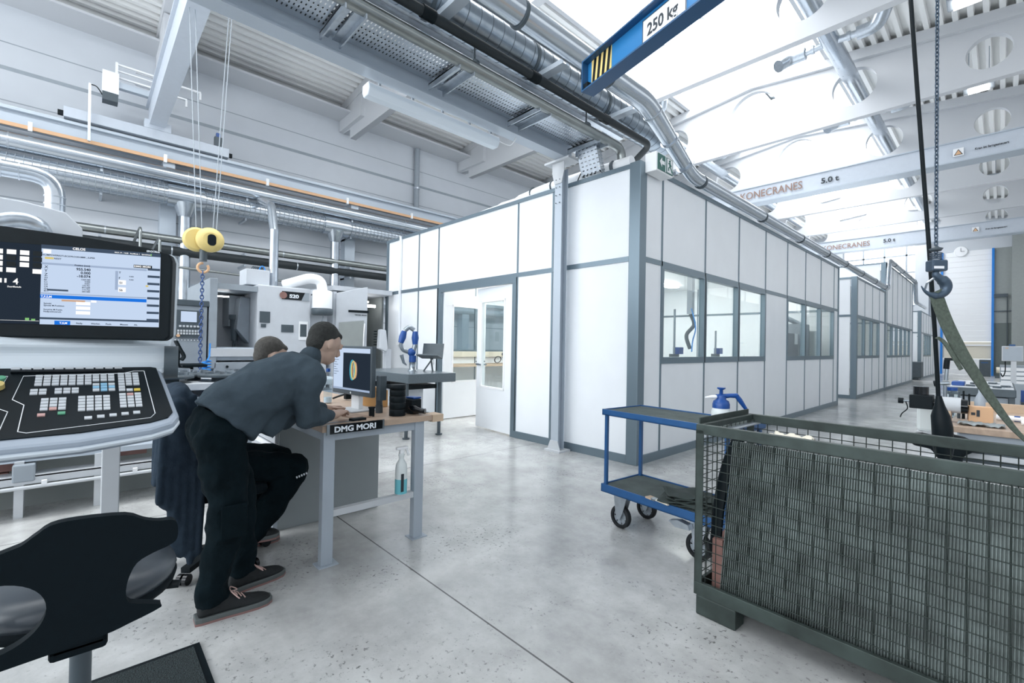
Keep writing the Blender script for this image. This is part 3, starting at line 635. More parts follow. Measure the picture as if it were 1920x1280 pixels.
# perforated tray
t = thing('cable_tray', 'perforated galvanised cable tray along the overhead beam', 'tray', (-3.56, 1, 3.86))
m = MB(); y = -5
def slotgrid(m, o, ax, ay, w, L, sw, sl, gx, gy, th=.003):
    "sheet with slots, laid from strips: o corner, ax across, ay along"
    o = Vector(o); ax = Vector(ax); ay = Vector(ay); nx = int(w/gx); ny = int(L/gy); nn = ax.cross(ay).normalized()*th
    def q(x0, x1, y0, y1):
        m.add([o+ax*x0+ay*y0, o+ax*x1+ay*y0, o+ax*x1+ay*y1, o+ax*x0+ay*y1], [(0, 1, 2, 3)])
    for j in range(ny):
        q(0, w, j*gy, j*gy+(gy-sl))
        for i in range(nx+1):
            a = i*gx; q(a if i else 0, min(w, a+gx-sw), j*gy+gy-sl, (j+1)*gy)
slotgrid(m, (-3.72, -4, 3.868), (1, 0, 0), (0, 1, 0), .33, 8.5, .028, .010, .055, .034)
slotgrid(m, (-3.72, -4, 3.868), (0, 0, 1), (0, 1, 0), .09, 8.5, .014, .028, .03, .042)
slotgrid(m, (-3.39, -4, 3.868), (0, 0, 1), (0, 1, 0), .09, 8.5, .014, .028, .03, .042)
m.build('tray', 'galv', t)
m = MB()
slotgrid(m, (-3.70, 4.5, 3.86), (1, 0, 0), (0, .35, -.94), .30, .39, .03, .012, .06, .05)
slotgrid(m, (-3.70, 4.5, 3.86), (0, .94, .35), (0, .35, -.94), .09, .39, .014, .028, .03, .042)
slotgrid(m, (-3.40, 4.5, 3.86), (0, .94, .35), (0, .35, -.94), .09, .39, .014, .028, .03, .042)
m.build('drop_section', 'galv', t)
m = MB()
for k, (dx, cc) in enumerate(((-.2, 0), (-.14, 0), (-.08, 0), (-.02, 0))): m.tube(smooth([(-3.5+dx, -4, 3.88), (-3.5+dx, 3, 3.88), (-3.5+dx, 4.5, 3.86), (-3.5+dx, 4.66, 3.53)]), .012, 6)
m.build('cable', 'dark_pipe', t)
# steel pipe
t = thing('steel_pipe', 'grey steel pipe beside the cable tray, bending down behind the cabin edge', 'pipe', (-3.24, 1, 3.93))
MB().tube(bend([(-3.325, -6, 3.905), (-3.3, 4.9, 3.86), (-3.3, 4.95, 3.45)], .12), .055, 16).build('pipe', 'steel_pipe', t)
for y in (1.0, 2.55, 4.2): MB().cyl((-3.32, y, 3.90), (-3.32, y+.03, 3.90), .061, n=16).bar((-3.32, y+.015, 3.95), (-3.32, y+.015, 4.15), .012).build('clamp', 'machine_dark', t)
t = thing('black_pipe', 'black insulated pipe under the spiral duct, hooking round at its end', 'pipe', (-3.1, 1, 4.05))
MB().tube(bend([(-3.26, -6, 4.06), (-3.22, 5.45, 4.05), (-3.6, 5.62, 3.95)], .12), .042, 16).build('pipe', 'dark_pipe', t)
for y in (1.95, 3.2, 4.4): MB().cyl((-3.235, y, 4.057), (-3.235, y+.12, 4.057), .052, n=16).build('sleeve', 'black', t)
t = thing('strip_profile', 'thin ribbed metal rail between the steel pipe and the black pipe', 'rail', (-3.16, 1, 4.12))
MB().bx(-3.40, -3.33, -5, 5.0, 4.02, 4.03).bx(-3.39, -3.38, -5, 5, 4.03, 4.06).bx(-3.35, -3.34, -5, 5, 4.03, 4.06).build('rail', 'galv', t)
for y in (.9, 2.15, 3.4, 4.65):
    tb = thing('pipe_bracket', 'galvanised channel bracket under the spiral duct, %s' % ('nearest one, at the top picture edge', 'second along the duct', 'third along the duct, by the jib tip', 'last one, nearest the cabin roof')[(.9, 2.15, 3.4, 4.65).index(y)], 'bracket', (-3.3, y, 4.18), group='duct brackets')
    MB().bx(-3.72, -2.98, y, y+.1, 4.15, 4.155).bx(-3.72, -2.98, y, y+.006, 4.155, 4.2).bx(-3.72, -2.98, y+.094, y+.1, 4.155, 4.2).build('channel', 'rail_grey', tb)
    MB().cyl((-3.02, y+.05, 4.18), (-3.02, y+.05, 4.5), .005, n=6).cyl((-3.70, y+.05, 4.18), (-3.70, y+.05, 4.5), .005, n=6).build('rod', 'galv', tb)
t = thing('spiral_duct', 'large spiral seamed silver duct above the cable tray', 'duct', (-3.4, 1, 4.38))
m = MB().cyl((-3.44, -6, 4.36), (-3.44, 6.2, 4.36), .175, n=32); m.build('duct', 'duct_dark', t)
MB().tube(helix(-3.44, 4.36, .175, -3, 6.2, .14, 32), .0035, 4).build('seam', 'machine_dark', t)
for y in (.75, 2.1, 3.35, 4.6): MB().cyl((-3.44, y, 4.36), (-3.44, y+.035, 4.36), .184, n=32).build('clamp', 'machine_dark', t)
t = thing('exhaust_duct', 'smooth silver duct that bends down and follows the cabin top edge', 'duct', (-2.75, 4, 3.6))
path = bend([(-2.78, -6, 4.10), (-2.78, 4.60, 4.14), (-2.78, 5.75, 3.60), (-2.78, 20.6, 3.585), (-2.78, 20.9, 4.62), (-2.78, 28.1, 4.62), (-2.78, 28.3, 3.7), (-2.78, 32.0, 3.7)], .16, 4)
MB().tube(path, [.108 if p.y < 5.6 else .083 for p in path], 24).build('duct', 'duct', t)
for ys_, zz, rr_ in (((.8, 2.6, 3.85), 4.125, .117), ((6.0, 8.3, 10.4, 12.4, 14.2, 16.2, 18.2, 20.0), 3.59, .091), ((22, 24, 26, 27.6), 4.62, .091)):
    for y in ys_: MB().cyl((-2.78, y, zz), (-2.78, y+.03, zz), rr_, n=24).build('clamp', 'machine_dark', t)
for a in (.12, .5, .88):
    p = Vector((-2.78, 4.62, 4.13)).lerp(Vector((-2.78, 5.68, 3.63)), a); d = Vector((0, 1.15, -.54)).normalized()
    MB().cyl(p, p+d*.015, .115, n=24).build('seam_ring', 'galv', t)
# foil wrapped pipe lying on the cabin roof
t = thing('wrapped_pipe', 'white foil wrapped pipe lying on the front edge of the cabin roof', 'pipe', (-5, 4.8, 3.55))
MB().tube(smooth([(-6.1, 4.78, 3.53), (-5.6, 4.78, 3.55), (-5.0, 4.8, 3.56), (-4.4, 4.8, 3.6), (-3.1, 4.85, 3.62)]), [.03]*8+[.05]*4+[.075]*13, 12).build('pipe', 'white', t)
for x in (-4.75, -4.35, -3.35): MB().cyl((x, 4.8, 3.6), (x+.02, 4.8, 3.6), .085, n=12).build('tie', 'machine_dark', t)
t = thing('cable_loop', 'thin black cable looping over the cabin roof edge beside the column', 'cable', (-3.75, 4.65, 3.5))
MB().tube(smooth([(-3.80, 4.66, 3.5), (-3.74, 4.68, 3.62), (-3.62, 4.68, 3.66), (-3.5, 4.7, 3.6), (-3.42, 4.72, 3.5)]), .007, 6).build('cable', 'black', t)
# strip lamp under the beam
t = thing('strip_lamp', 'long white wet room strip lamp hanging from the overhead beam', 'lamp', (-3.95, 2.6, 3.68))
MB().prism([(-.07, .05), (.07, .05), (.075, 0), (.045, -.055), (-.045, -.055), (-.075, 0)], (-4.0, 3.42, 3.665), (1, 0, 0), (0, 0, 1), 1.58).build('diffuser', 'lamp_plastic', t, bevel=.01)
MB().bx(-4.06, -3.94, 1.84, 3.42, 3.71, 3.725).build('housing', 'white', t)
MB().cyl((-3.97, 1.7, 3.775), (-3.97, 3.6, 3.775), .009, n=8).build('conduit', 'machine_dark', t)
for y in (1.95, 2.3, 2.65, 3.0, 3.3): MB().bx(-3.98, -3.955, y, y+.02, 3.72, 3.79).build('hanger', 'machine_mid', t)
MB().tube(smooth([(-3.97, 3.4, 3.7), (-3.9, 3.55, 3.66), (-3.85, 3.6, 3.75)]), .006, 6).build('cable', 'white', t)
# ================================================================ blue jib arm
J0 = Vector((-1.865, 2.375, 3.0)); jd = Vector((.9692, -.2463, 0)); jn = Vector((-.2463, -.9692, 0))
t = thing('jib_crane', 'blue jib crane arm with hazard stripes and a load plate, top centre', 'crane', J0)
def jbox(m, a, b, c0, c1, z0, z1):
    vs = [J0+jd*s+jn*q+Vector((0, 0, z)) for z in (z0, z1) for q in (c0, c1) for s in (a, b)]
    return m.add(vs, [(0, 2, 3, 1), (4, 5, 7, 6), (0, 1, 5, 4), (2, 6, 7, 3), (0, 4, 6, 2), (1, 3, 7, 5)])
jbox(jbox(MB(), 0, 3.3, -.05, .05, 0, .01), 0, 3.3, -.05, .05, .19, .2).build('flange', 'crane_blue_dark', t)
jbox(MB(), 0, 3.3, -.004, .004, .01, .19).build('web', 'crane_blue', t)
jbox(MB(), 0, .01, -.05, .05, .01, .19).build('end_plate', 'crane_blue_dark', t)
jbox(MB(), -.05, 0, -.02, .02, .12, .17).build('rubber_stop', 'black', t); jbox(MB(), .005, .05, .01, .04, .012, .05).build('rubber_stop', 'black', t)
jbox(MB(), .05, .24, .004, .007, .012, .19).build('hazard_plate', 'hazard_yellow', t)
m = MB()
for k in range(4):
    a = .055+k*.046; m.prism([(a, .014), (a+.023, .014), (a+.045, .188), (a+.022, .188)], J0+jn*.0085, jd, (0, 0, 1), .001)
m.build('hazard_stripe', 'black', t)
jbox(MB(), .5, .80, .004, .008, .03, .17).build('load_plate', 'white', t)
m = MB()
for a, b, c, d in ((.5, .8, .03, .034), (.5, .8, .166, .17), (.5, .504, .03, .17), (.796, .8, .03, .17)): jbox(m, a, b, .008, .0095, c, d)
m.build('plate_border', 'dark_text', t)
text('250 kg', .092, J0+jd*.535+jn*.009+Vector((0, 0, .068)), jd, (0, 0, 1), 'dark_text', t, bold=.02, sx=.86)
# ================================================================ hoist hook, chain, sling
t = thing('hoist_hook', 'iron crane hook with spring and block on a hanging chain', 'hook', (-.257, 3.53, 1.75))
KS = .632; hx0 = Vector((-.262, 3.525, 0)); e = Vector((.72, .694, 0))   # picture-right direction along the floor
def hp(u, z, w=0): return hx0+e*u+Vector((.694, -.72, 0))*w*-1+Vector((0, 0, z))
HK = Matrix.Translation(hx0+Vector((0, 0, .679))) @ Matrix.Scale(KS, 4) @ Matrix.Translation(-hx0)
pts = smooth([hp(0, 1.80), hp(0, 1.765), hp(.03, 1.735), (hp(.075, 1.70)), hp(.09, 1.65), hp(.065, 1.60), hp(.01, 1.575), hp(-.05, 1.59), hp(-.095, 1.62), hp(-.125, 1.665)], 4)
n = len(pts); rad = []
for i in range(n):
    u = i/(n-1); r = .02+.016*math.sin(min(1, u*1.5)*math.pi) if u < .67 else .024*(1-(u-.67)/.33)+.003
    rad.append((max(r, .016 if u < .8 else .003), max(r, .012 if u < .8 else .003)))
MB().tube(pts, [max(a, b)*1.25 if .25 < i/n < .75 else max(a, b) for i, (a, b) in enumerate(rad)], 14).T(HK).build('hook', 'hook_iron', t)
MB().bar(hp(-.02, 1.735), hp(-.075, 1.69), .02, .01).bar(hp(-.075, 1.69), hp(-.095, 1.625), .016, .008).T(HK).build('safety_latch', 'steel', t)
b = MB().box(hp(.005, 1.845), (.13, .09, .1), T=Matrix.Rotation(math.atan2(.694, .72), 4, 'Z')).T(HK).build('hook_block', 'hook_iron', t, bevel=.008)
MB().box(hp(-.012, 1.825, -.048), (.085, .003, .022), T=Matrix.Rotation(math.atan2(.694, .72), 4, 'Z')).T(HK).build('label_plate', 'white', t)
m = MB()
for k in range(4): m.tube(arc(hp(0, 1.905+.017*k), .042, 0, 360, 18, (1, 0, 0), (0, 1, 0)), .004, 6)
m.T(HK).build('spring', 'hook_iron', t)
MB().lathe([(.012, -.025), (.035, -.022), (.05, 0), (.022, .012), (.01, .03)], hp(0, 2.0), 20).T(HK).build('bumper_disc', 'machine_dark', t)
m = MB(); z = 1.905; k = 0
while z < 3.9:
    c = hp(-.0105*(z-1.9)*.4, z); a = e if k % 2 else Vector((-e.y, e.x, 0)); L = .0115; rr_ = .0078
    ring = [c+a*rr_*math.cos(R(q))+Vector((0, 0, 1))*(L*(1 if math.sin(R(q)) > 0 else -1)*.62+rr_*math.sin(R(q))) for q in range(0, 360, 30)]
    m.tube(ring, .0034, 6, closed=True); z += .0225; k += 1
m.build('chain', 'hook_iron', t)
t = thing('lifting_sling', 'olive textile sling hanging from the hook to the lower right', 'sling', hp(.02, 1.6))
a = hp(0.0, 1.625); b_ = Vector((.135, 3.98, .78)); wv = (b_-a).normalized(); side = Vector((.62, .60, .42)).normalized()
def ribbon(m, P, w, th, sd):
    vs = []; n = len(P)
    nn = (P[-1]-P[0]).normalized().cross(sd).normalized()
    for i, p in enumerate(P):
        ww = w[i] if isinstance(w, list) else w
        vs += [p+sd*ww+nn*th, p-sd*ww+nn*th, p-sd*ww-nn*th, p+sd*ww-nn*th]
    fs = [(0, 1, 2, 3), (4*n-1, 4*n-2, 4*n-3, 4*n-4)]
    for i in range(n-1):
        for k in range(4): fs.append((4*i+k, 4*i+4+k, 4*i+4+(k+1) % 4, 4*i+(k+1) % 4))
    return m.add(vs, fs)
ctrl = [Vector(q) for q in ((-.262, 3.522, 1.70), (-.252, 3.535, 1.645), (-.215, 3.575, 1.51), (-.166, 3.632, 1.37), (-.107, 3.697, 1.235), (-.051, 3.759, 1.113), (.006, 3.821, 1.0), (.054, 3.874, .916), (.116, 3.942, .836), (.2, 4.02, .75))]
P = smooth(ctrl, 5); ribbon(MB(), P, [.036-.024*min(1, max(0, (i/len(P)-.3)/.5)) for i in range(len(P))], .004, side).build('webbing', 'strap', t)
ribbon(MB(), smooth([(-.255, 3.53, 1.44), (-.225, 3.56, 1.41), (-.185, 3.60, 1.32), (-.16, 3.63, 1.26)], 4), .010, .004, side).build('frayed_edge', 'strap', t)
t = thing('pendant_control', 'black pendant control hanging on a long black cable', 'control', (-.25, 3.85, .75))
MB().tube(smooth([(-.43, 3.60, 4.2), (-.396, 3.65, 3.5), (-.34, 3.72, 2.5), (-.317, 3.75, 2.1), (-.285, 3.79, 1.5), (-.266, 3.82, 1.06)]), .011, 10).build('cable', 'black', t)
MB().tube([(-.266, 3.82, 1.09), (-.262, 3.825, 1.03), (-.258, 3.83, .97), (-.25, 3.84, .90), (-.245, 3.85, .78), (-.243, 3.852, .72)], [(.014, .016), (.026, .030), (.045, .05), (.05, .066), (.05, .066), (.04, .058)], 16).build('housing', 'black', t)
# ================================================================ workbench and what stands on it
t = thing('workbench', 'wood topped workbench with grey steel frame that the worker leans on', 'bench', (-3.6, 1.42, 0))
MB().bx(-4.75, -2.745, 1.04, 1.805, .812, .85).build('bench_top', 'wood_top', t, bevel=.002)
for y0 in (1.06, 1.69):
    for x0 in (-2.83, -4.7):
        MB().bx(x0, x0+.055, y0, y0+.07, .006, .812).build('leg', 'bench_grey', t, bevel=.003)
        MB().bx(x0-.025, x0+.075, y0-.02, y0+.1, 0, .006).build('foot_plate', 'bench_grey', t)
MB().bx(-2.825, -2.785, 1.13, 1.69, .285, .325).build('cross_bar', 'paint_grey', t)
MB().bx(-2.825, -2.785, 1.13, 1.69, .752, .812).bx(-4.7, -2.83, 1.74, 1.76, .752, .812).bx(-4.7, -2.83, 1.07, 1.09, .752, .812).build('top_rail', 'bench_grey', t)
s = MB().bx(-2.745, -2.732, 1.075, 1.42, .800, .855).build('name_strip', 'black_gloss', t, label='black strip with white maker lettering')
MB().bx(-2.734, -2.728, 1.06, 1.078, .797, .859).build('strip_end', 'steel', s); MB().bx(-2.734, -2.728, 1.418, 1.43, .797, .859).build('strip_end', 'steel', s)
text('DMG MORI', .047, (-2.7315, 1.105, .810), (0, 1, 0), (0, 0, 1), 'white_text', t, bold=.035, th=.001, sx=1.15)
MB().bx(-2.86, -2.745, 1.81, 1.9, .80, .85).build('end_block', 'wood_pale', t)
t = thing('drawer_cabinet', 'grey drawer cabinet under the bench', 'cabinet', (-3.85, 1.4, 0))
MB().bx(-4.15, -3.52, 1.03, 1.8, 0, .80).build('body', 'cabinet', t, bevel=.003)
MB().bx(-4.15, -3.52, 1.0, 1.03, 0, .09).build('plinth', 'bench_grey', t)
for k in range(4):
    d = MB().bx(-4.14, -3.53, 1.005, 1.03, .11+k*.17, .27+k*.17).build('drawer', 'paint_grey', t, bevel=.003)
    MB().bx(-4.12, -3.55, .99, 1.006, .24+k*.17, .262+k*.17).build('handle', 'white', d)
# monitor
t = thing('monitor', 'black framed computer monitor showing a coloured ring on the bench', 'monitor', (-3.27, 1.5, .85))
a = Vector((-3.545, 1.414, 0)); b = Vector((-2.997, 1.466, 0)); dx = (b-a).normalized(); nn = Vector((dx.y, -dx.x, 0))
def mon(m, u0, u1, z0, z1, d0, d1):
    vs = [a+dx*u+nn*d+Vector((0, 0, z)) for z in (z0, z1) for d in (d0, d1) for u in (u0, u1)]
    return m.add(vs, [(0, 2, 3, 1), (4, 5, 7, 6), (0, 1, 5, 4), (2, 6, 7, 3), (0, 4, 6, 2), (1, 3, 7, 5)])
mon(MB(), 0, .55, .967, 1.325, -.035, 0).build('housing', 'machine_dark', t, bevel=.006)
mon(MB(), .018, .532, 1.0, 1.308, 0, .002).build('screen', 'scr_dark', t)
mon(mon(MB(), .018, .532, 1.275, 1.308, .002, .003), .018, .16, 1.0, 1.28, .002, .003).build('toolbar', 'scr_light', t)
mon(MB(), .018, .532, 1.0, 1.015, .002, .0035).build('taskbar', 'scr_mid', t)
m = MB()
for k in range(9): mon(m, .025, .025+.03+.05*((k*7) % 5)/5, 1.255-.018*k, 1.258-.018*k, .003, .004)
m.build('menu_text', 'scr_text', t)
for rr0, mt, u in ((.072, 'scr_cyan', .30), (.066, 'scr_yellow', .315), (.058, 'scr_orange', .335)):
    c = a+dx*u+nn*.006+Vector((0, 0, 1.15)); MB().tube([c+dx*rr0*.42*math.cos(R(q))+Vector((0, 0, rr0*math.sin(R(q)))) for q in range(0, 360, 15)], .004, 6, closed=True).build('ring_picture', mt, t)
MB().lathe([(.008, -.001), (.008, .001)], a+dx*.275+nn*.002+Vector((0, 0, .983)), 12, 'Y').build('badge', 'white', t)
mon(MB(), .22, .33, .86, 1.0, -.07, -.035).build('stand_neck', 'white', t, bevel=.005)
mon(MB(), .15, .40, .85, .862, -.16, .06).build('stand_base', 'paint_grey', t, bevel=.004)
mon(MB(), .55, .60, .95, 1.12, -.09, -.04).build('side_speaker', 'machine_dark', t)
def cylthing(name, lab, cat, x, y, segs, m, z=.85):
    t = thing(name, lab, cat, (x, y, z))
    for nm, prof in segs: MB().lathe([(r, z+h) for r, h in prof], (x, y, 0), 24).build(nm, m if not isinstance(nm, tuple) else nm[1], t)
    return t
cylthing('ring_stack', 'tall stack of black steel rings with a pale rim on the bench', 'rings', -2.87, 1.60, [('ring', [(.054, .0), (.056, .004), (.056, .045), (.054, .047)]), ('ring', [(.054, .048), (.0555, .05), (.0555, .092), (.054, .094)]), ('ring', [(.054, .095), (.0555, .097), (.0555, .135), (.053, .138)]), ('ring', [(.052, .139), (.0545, .141), (.0545, .178), (.052, .18)]), ('rim', [(.05, .181), (.057, .184), (.057, .215), (.05, .216)])], 'black')
cylthing('threaded_sleeve', 'tall dark metal sleeve between monitor and ring stack', 'sleeve', -3.06, 1.56, [('lower_part', [(.026, 0), (.026, .055)]), ('upper_part', [(.023, .056), (.023, .13), (.02, .132)])], 'machine_dark')
cylthing('black_bushing', 'short black flanged bushing in front of the ring stack', 'bushing', -2.93, 1.44, [('body', [(.019, 0), (.019, .055)]), ('flange', [(.023, .056), (.023, .066)])], 'black')
t = thing('keyboard', 'dark computer keyboard under the bent over worker', 'keyboard', (-3.42, 1.22, .85))
MB().box((-3.42, 1.22, .86), (.44, .15, .016)).build('body', 'machine_dark', t, bevel=.003)
m = MB()
for r_ in range(5):
    for k in range(14): m.box((-3.61+k*.029, 1.165+r_*.027, .872), (.023, .021, .008))
m.build('keys', 'black', t)
t = thing('cardboard_box', 'small tan cardboard box behind the monitor', 'box', (-3.42, 1.69, .85))
MB().box((-3.42, 1.70, .915), (.22, .1, .13), R(8)).build('box', 'cardboard', t, bevel=.002); MB().box((-3.36, 1.70, .99), (.07, .09, .03), R(8)).build('flap', 'cardboard', t)
t = thing('pet_bottle', 'clear water bottle with blue cap left of the monitor', 'bottle', (-3.78, 1.47, .85))
MB().lathe([(.028, .855), (.033, .87), (.033, .98), (.03, 1.0), (.033, 1.02), (.031, 1.06), (.013, 1.1), (.012, 1.11)], (-3.78, 1.47, 0), 20).build('bottle', 'plastic_clear', t)
MB().lathe([(.031, .858), (.031, .9)], (-3.78, 1.47, 0), 18).build('water', 'water', t); MB().lathe([(.016, 1.108), (.016, 1.135)], (-3.78, 1.47, 0), 16).build('cap', 'plastic_blue', t)
t = thing('calliper_case', 'small black box at the bench edge above the maker strip', 'tool', (-2.84, 1.30, .85)); MB().box((-2.84, 1.30, .858), (.05, .10, .016), R(10)).build('case', 'black', t, bevel=.003)
t = thing('paper_sheet', 'reddish brown paper pad under the worker hand', 'paper', (-2.98, 1.38, .85)); MB().box((-2.98, 1.36, .853), (.17, .12, .004), R(14)).build('sheet', 'wood', t)
t = thing('steel_rule', 'thin steel rule lying beside the paper pad', 'ruler', (-2.82, 1.18, .85)); MB().box((-2.83, 1.19, .852), (.025, .20, .002), R(-8)).build('rule', 'steel', t)
t = thing('air_gun', 'black nozzle tool with blue back behind the ring stack', 'tool', (-2.88, 1.72, .85))
MB().box((-2.90, 1.735, .905), (.1, .09, .10), R(10)).build('body', 'black', t, bevel=.008); MB().box((-2.91, 1.75, .962), (.09, .07, .012), R(10)).build('cover', 'plastic_blue', t, bevel=.004)
MB().tube([(-2.88, 1.72, .9), (-2.82, 1.72, .885), (-2.785, 1.745, .878), (-2.765, 1.76, .878)], [.03, .026, .014, .02], 14).build('nozzle', 'black_gloss', t)
t = thing('steel_block', 'flat grey toothed steel block at the far bench corner', 'block', (-2.95, 1.78, .85))
m = MB().box((-2.97, 1.79, .862), (.24, .06, .024), R(0))
for k in range(8):
    for j in range(2): m.cyl((-3.07+k*.028, 1.775+j*.03, .874), (-3.07+k*.028, 1.775+j*.03, .884), .007, n=8)
m.build('block', 'steel', t)
t = thing('cable_tangle', 'black power cable with plugs behind the monitor foot', 'cable', (-3.75, 1.68, .85))
MB().tube(smooth([(-4.0, 1.6, .86), (-3.9, 1.68, .9), (-3.8, 1.7, .875), (-3.7, 1.66, .86), (-3.6, 1.7, .87), (-3.55, 1.64, .86)]), .008, 6).build('cable', 'black', t)
MB().box((-3.88, 1.68, .89), (.05, .05, .06)).box((-3.66, 1.7, .87), (.06, .04, .03)).build('plug', 'black', t, bevel=.005)
t = thing('spray_bottle', 'white trigger spray bottle with blue liquid on the bench cross bar', 'bottle', (-2.80, 1.60, .325))
MB().lathe([(.036, .327), (.04, .335), (.04, .50), (.036, .53), (.017, .56), (.016, .575), (.022, .59), (.014, .605)], (-2.80, 1.60, 0), 22).build('bottle', 'bottle_white', t)
MB().lathe([(.0408, .332), (.0408, .43)], (-2.80, 1.60, 0), 22).build('liquid', 'liquid', t)
MB().box((-2.80, 1.60, .615), (.03, .03, .03)).box((-2.795, 1.60, .637), (.028, .085, .02)).build('spray_head', 'white', t, bevel=.006)
MB().bar((-2.80, 1.635, .63), (-2.80, 1.655, .58), .012).build('trigger', 'white', t); MB().bx(-2.762, -2.759, 1.578, 1.598, .35, .47).build('printed_label', 'dark_text', t)
# ================================================================ people
def limb(m, pts, rad, n=14, k=4, b0=True, b1=True):
    P = smooth(pts, k); c = len(pts)-1; rs = []
    for i in range(len(P)):
        u = i/k; a = min(int(u), c-1); w = u-a
        ra, rb = rad[a], rad[min(a+1, c)]
        if not isinstance(ra, tuple): ra = (ra, ra)
        if not isinstance(rb, tuple): rb = (rb, rb)
        w = w*w*(3-2*w); rs.append((ra[0]*(1-w)+rb[0]*w, ra[1]*(1-w)+rb[1]*w))
    m.tube(P, rs, n, upv=(1, 0, 0))
    if b0: m.ball(P[0], min(rs[0]), 10)
    if b1: m.ball(P[-1], min(rs[-1]), 10)
    return m
def remesh(mb, name, m, parent, vox, sm=4, **kw):
    o = mb.build(name, m, parent, **kw)
    r = o.modifiers.new('remesh', 'REMESH'); r.mode = 'VOXEL'; r.voxel_size = vox; r.use_smooth_shade = True
    s = o.modifiers.new('smooth', 'SMOOTH'); s.iterations = sm; s.factor = .6
    return o
def hand(m, wr, kn, side, curl, thumb, r=.0088):
    "wrist, knuckle centre, sideways direction, downward curl direction, thumb direction"
    wr = Vector(wr); kn = Vector(kn); f = (kn-wr).normalized(); side = Vector(side).normalized(); curl = Vector(curl).normalized()
    m.tube([wr-f*.02, wr, wr.lerp(kn, .45), wr.lerp(kn, .85), kn+f*.004], [(.019, .026), (.018, .027), (.015, .037), (.014, .041), (.011, .038)], 12, upv=curl)
    for k, L in enumerate((.072, .080, .075, .060)):
        b = kn+side*(-.030+.0195*k)-f*.006; p1 = b+f*L*.45+curl*.008; p2 = p1+(f*.6+curl*.8).normalized()*L*.32; p3 = p2+(f*.2+curl*1).normalized()*L*.26
        m.tube([b, p1, p2, p3], [r, r*.95, r*.88, r*.7], 8); m.ball(p3, r*.72, 8); m.ball(p1, r, 8)
    b = wr.lerp(kn, .3)-side*.03; td = (Vector(thumb).normalized())
    p1 = b+td*.035; p2 = p1+(td+f*.8).normalized()*.03; p3 = p2+f*.022
    m.tube([b, p1, p2, p3], [.013, .011, .010, .008], 8); m.ball(p3, .008, 8); return m
def head(m, c, look, tilt=0, s=1.0):
    "head at c (centre), looking along look"
    c = Vector(c); f = Vector(look).normalized(); sd = f.cross(Vector((0, 0, 1))).normalized(); u = sd.cross(f)
    X = Matrix((sd, f, u)).transposed().to_4x4()
    def L(x, y, z): return c+(sd*x+f*y+u*z)*s
    m.ball(L(0, -.012, .02), .1*s, 20, (.76, .96, 1.0), X); m.ball(L(0, .02, -.035), .075*s, 16, (.78, .9, 1.05), X); m.ball(L(0, .055, -.085), .03*s, 12, (1.1, .9, .8), X)
    m.tube([L(0, .088, .018), L(0, .108, -.022), L(0, .095, -.036)], [.008*s, .014*s, .01*s], 8)
    for q in (-1, 1):
        m.ball(L(q*.083, -.008, -.005), .028*s, 12, (.35, .65, 1.15), X); m.ball(L(q*.031, .084, .018), .012*s, 8)
        m.tube([L(q*.015, .089, .034), L(q*.045, .082, .035)], .008*s, 8)
    m.tube([L(-.022, .084, -.060), L(0, .092, -.060), L(.022, .084, -.060)], .0075*s, 8)
    m.tube([L(-.02, .082, -.072), L(0, .09, -.073), L(.02, .082, -.072)], .0075*s, 8)
    return L, X
def shoe(parent, heel, toe, lab=None):
    h = Vector(heel); d = (Vector(toe)-h); L = d.length; d.normalize(); s = Vector((d.y, -d.x, 0))
    T = Matrix((s, d, Vector((0, 0, 1)))).transposed().to_4x4(); T.translation = h
    prof = [(0, .032, .085), (.08, .038, .108), (.25, .040, .122), (.40, .042, .108), (.58, .048, .078), (.78, .051, .062), (.92, .043, .052), (1.0, .020, .034)]
    m = MB(); rings = []
    for u, w, hh in prof:
        rings += [(x*w, u*L, .024+z*(hh-.024)) for x, z in ((-1, 0), (-1, .35), (-.85, .7), (-.45, .97), (0, 1.02), (.45, .97), (.85, .7), (1, .35), (1, 0))]
    n = 9; fs = [(i*n+k, i*n+k+1, (i+1)*n+k+1, (i+1)*n+k) for i in range(len(prof)-1) for k in range(n-1)]+[tuple(range(n))[::-1], tuple(range(n*(len(prof)-1), n*len(prof)))]+[(i*n+n-1, i*n, (i+1)*n, (i+1)*n+n-1) for i in range(len(prof)-1)]
    m.add(rings, fs, True); o = m.T(T).build('shoe', 'shoe', parent)
    sm = o.modifiers.new('sub', 'SUBSURF'); sm.levels = 1; sm.render_levels = 2
    m = MB(); poly = [(x*w*1.12, u*L*1.04-.008) for u, w, hh in prof for x in (1,)]+[(-w*1.12, u*L*1.04-.008) for u, w, hh in prof[::-1]]
    m.prism(poly, (0, 0, .010), (1, 0, 0), (0, 1, 0), .022); m.T(T).build('sole', 'sole', o, bevel=.004)
    m = MB(); m.prism([(x*.97, y) for x, y in poly], (0, 0, 0), (1, 0, 0), (0, 1, 0), .012); m.T(T).build('outsole', 'sole_red', o)
    m = MB()
    for k in range(5):
        y = L*(.42+.055*k); z = .118-.012*k; m.tube([(-.03, y, z-.012), (0, y, z), (.03, y+.012, z-.012)], .0028, 6)
    m.tube(smooth([(0, L*.42, .122), (-.035, L*.46, .112), (-.05, L*.55, .085), (-.01, L*.47, .1)], 5), .0028, 6).tube(smooth([(0, L*.42, .122), (.035, L*.44, .115), (.055, L*.53, .085), (.01, L*.47, .1)], 5), .0028, 6)
    m.T(T).build('laces', 'lace', o); return o
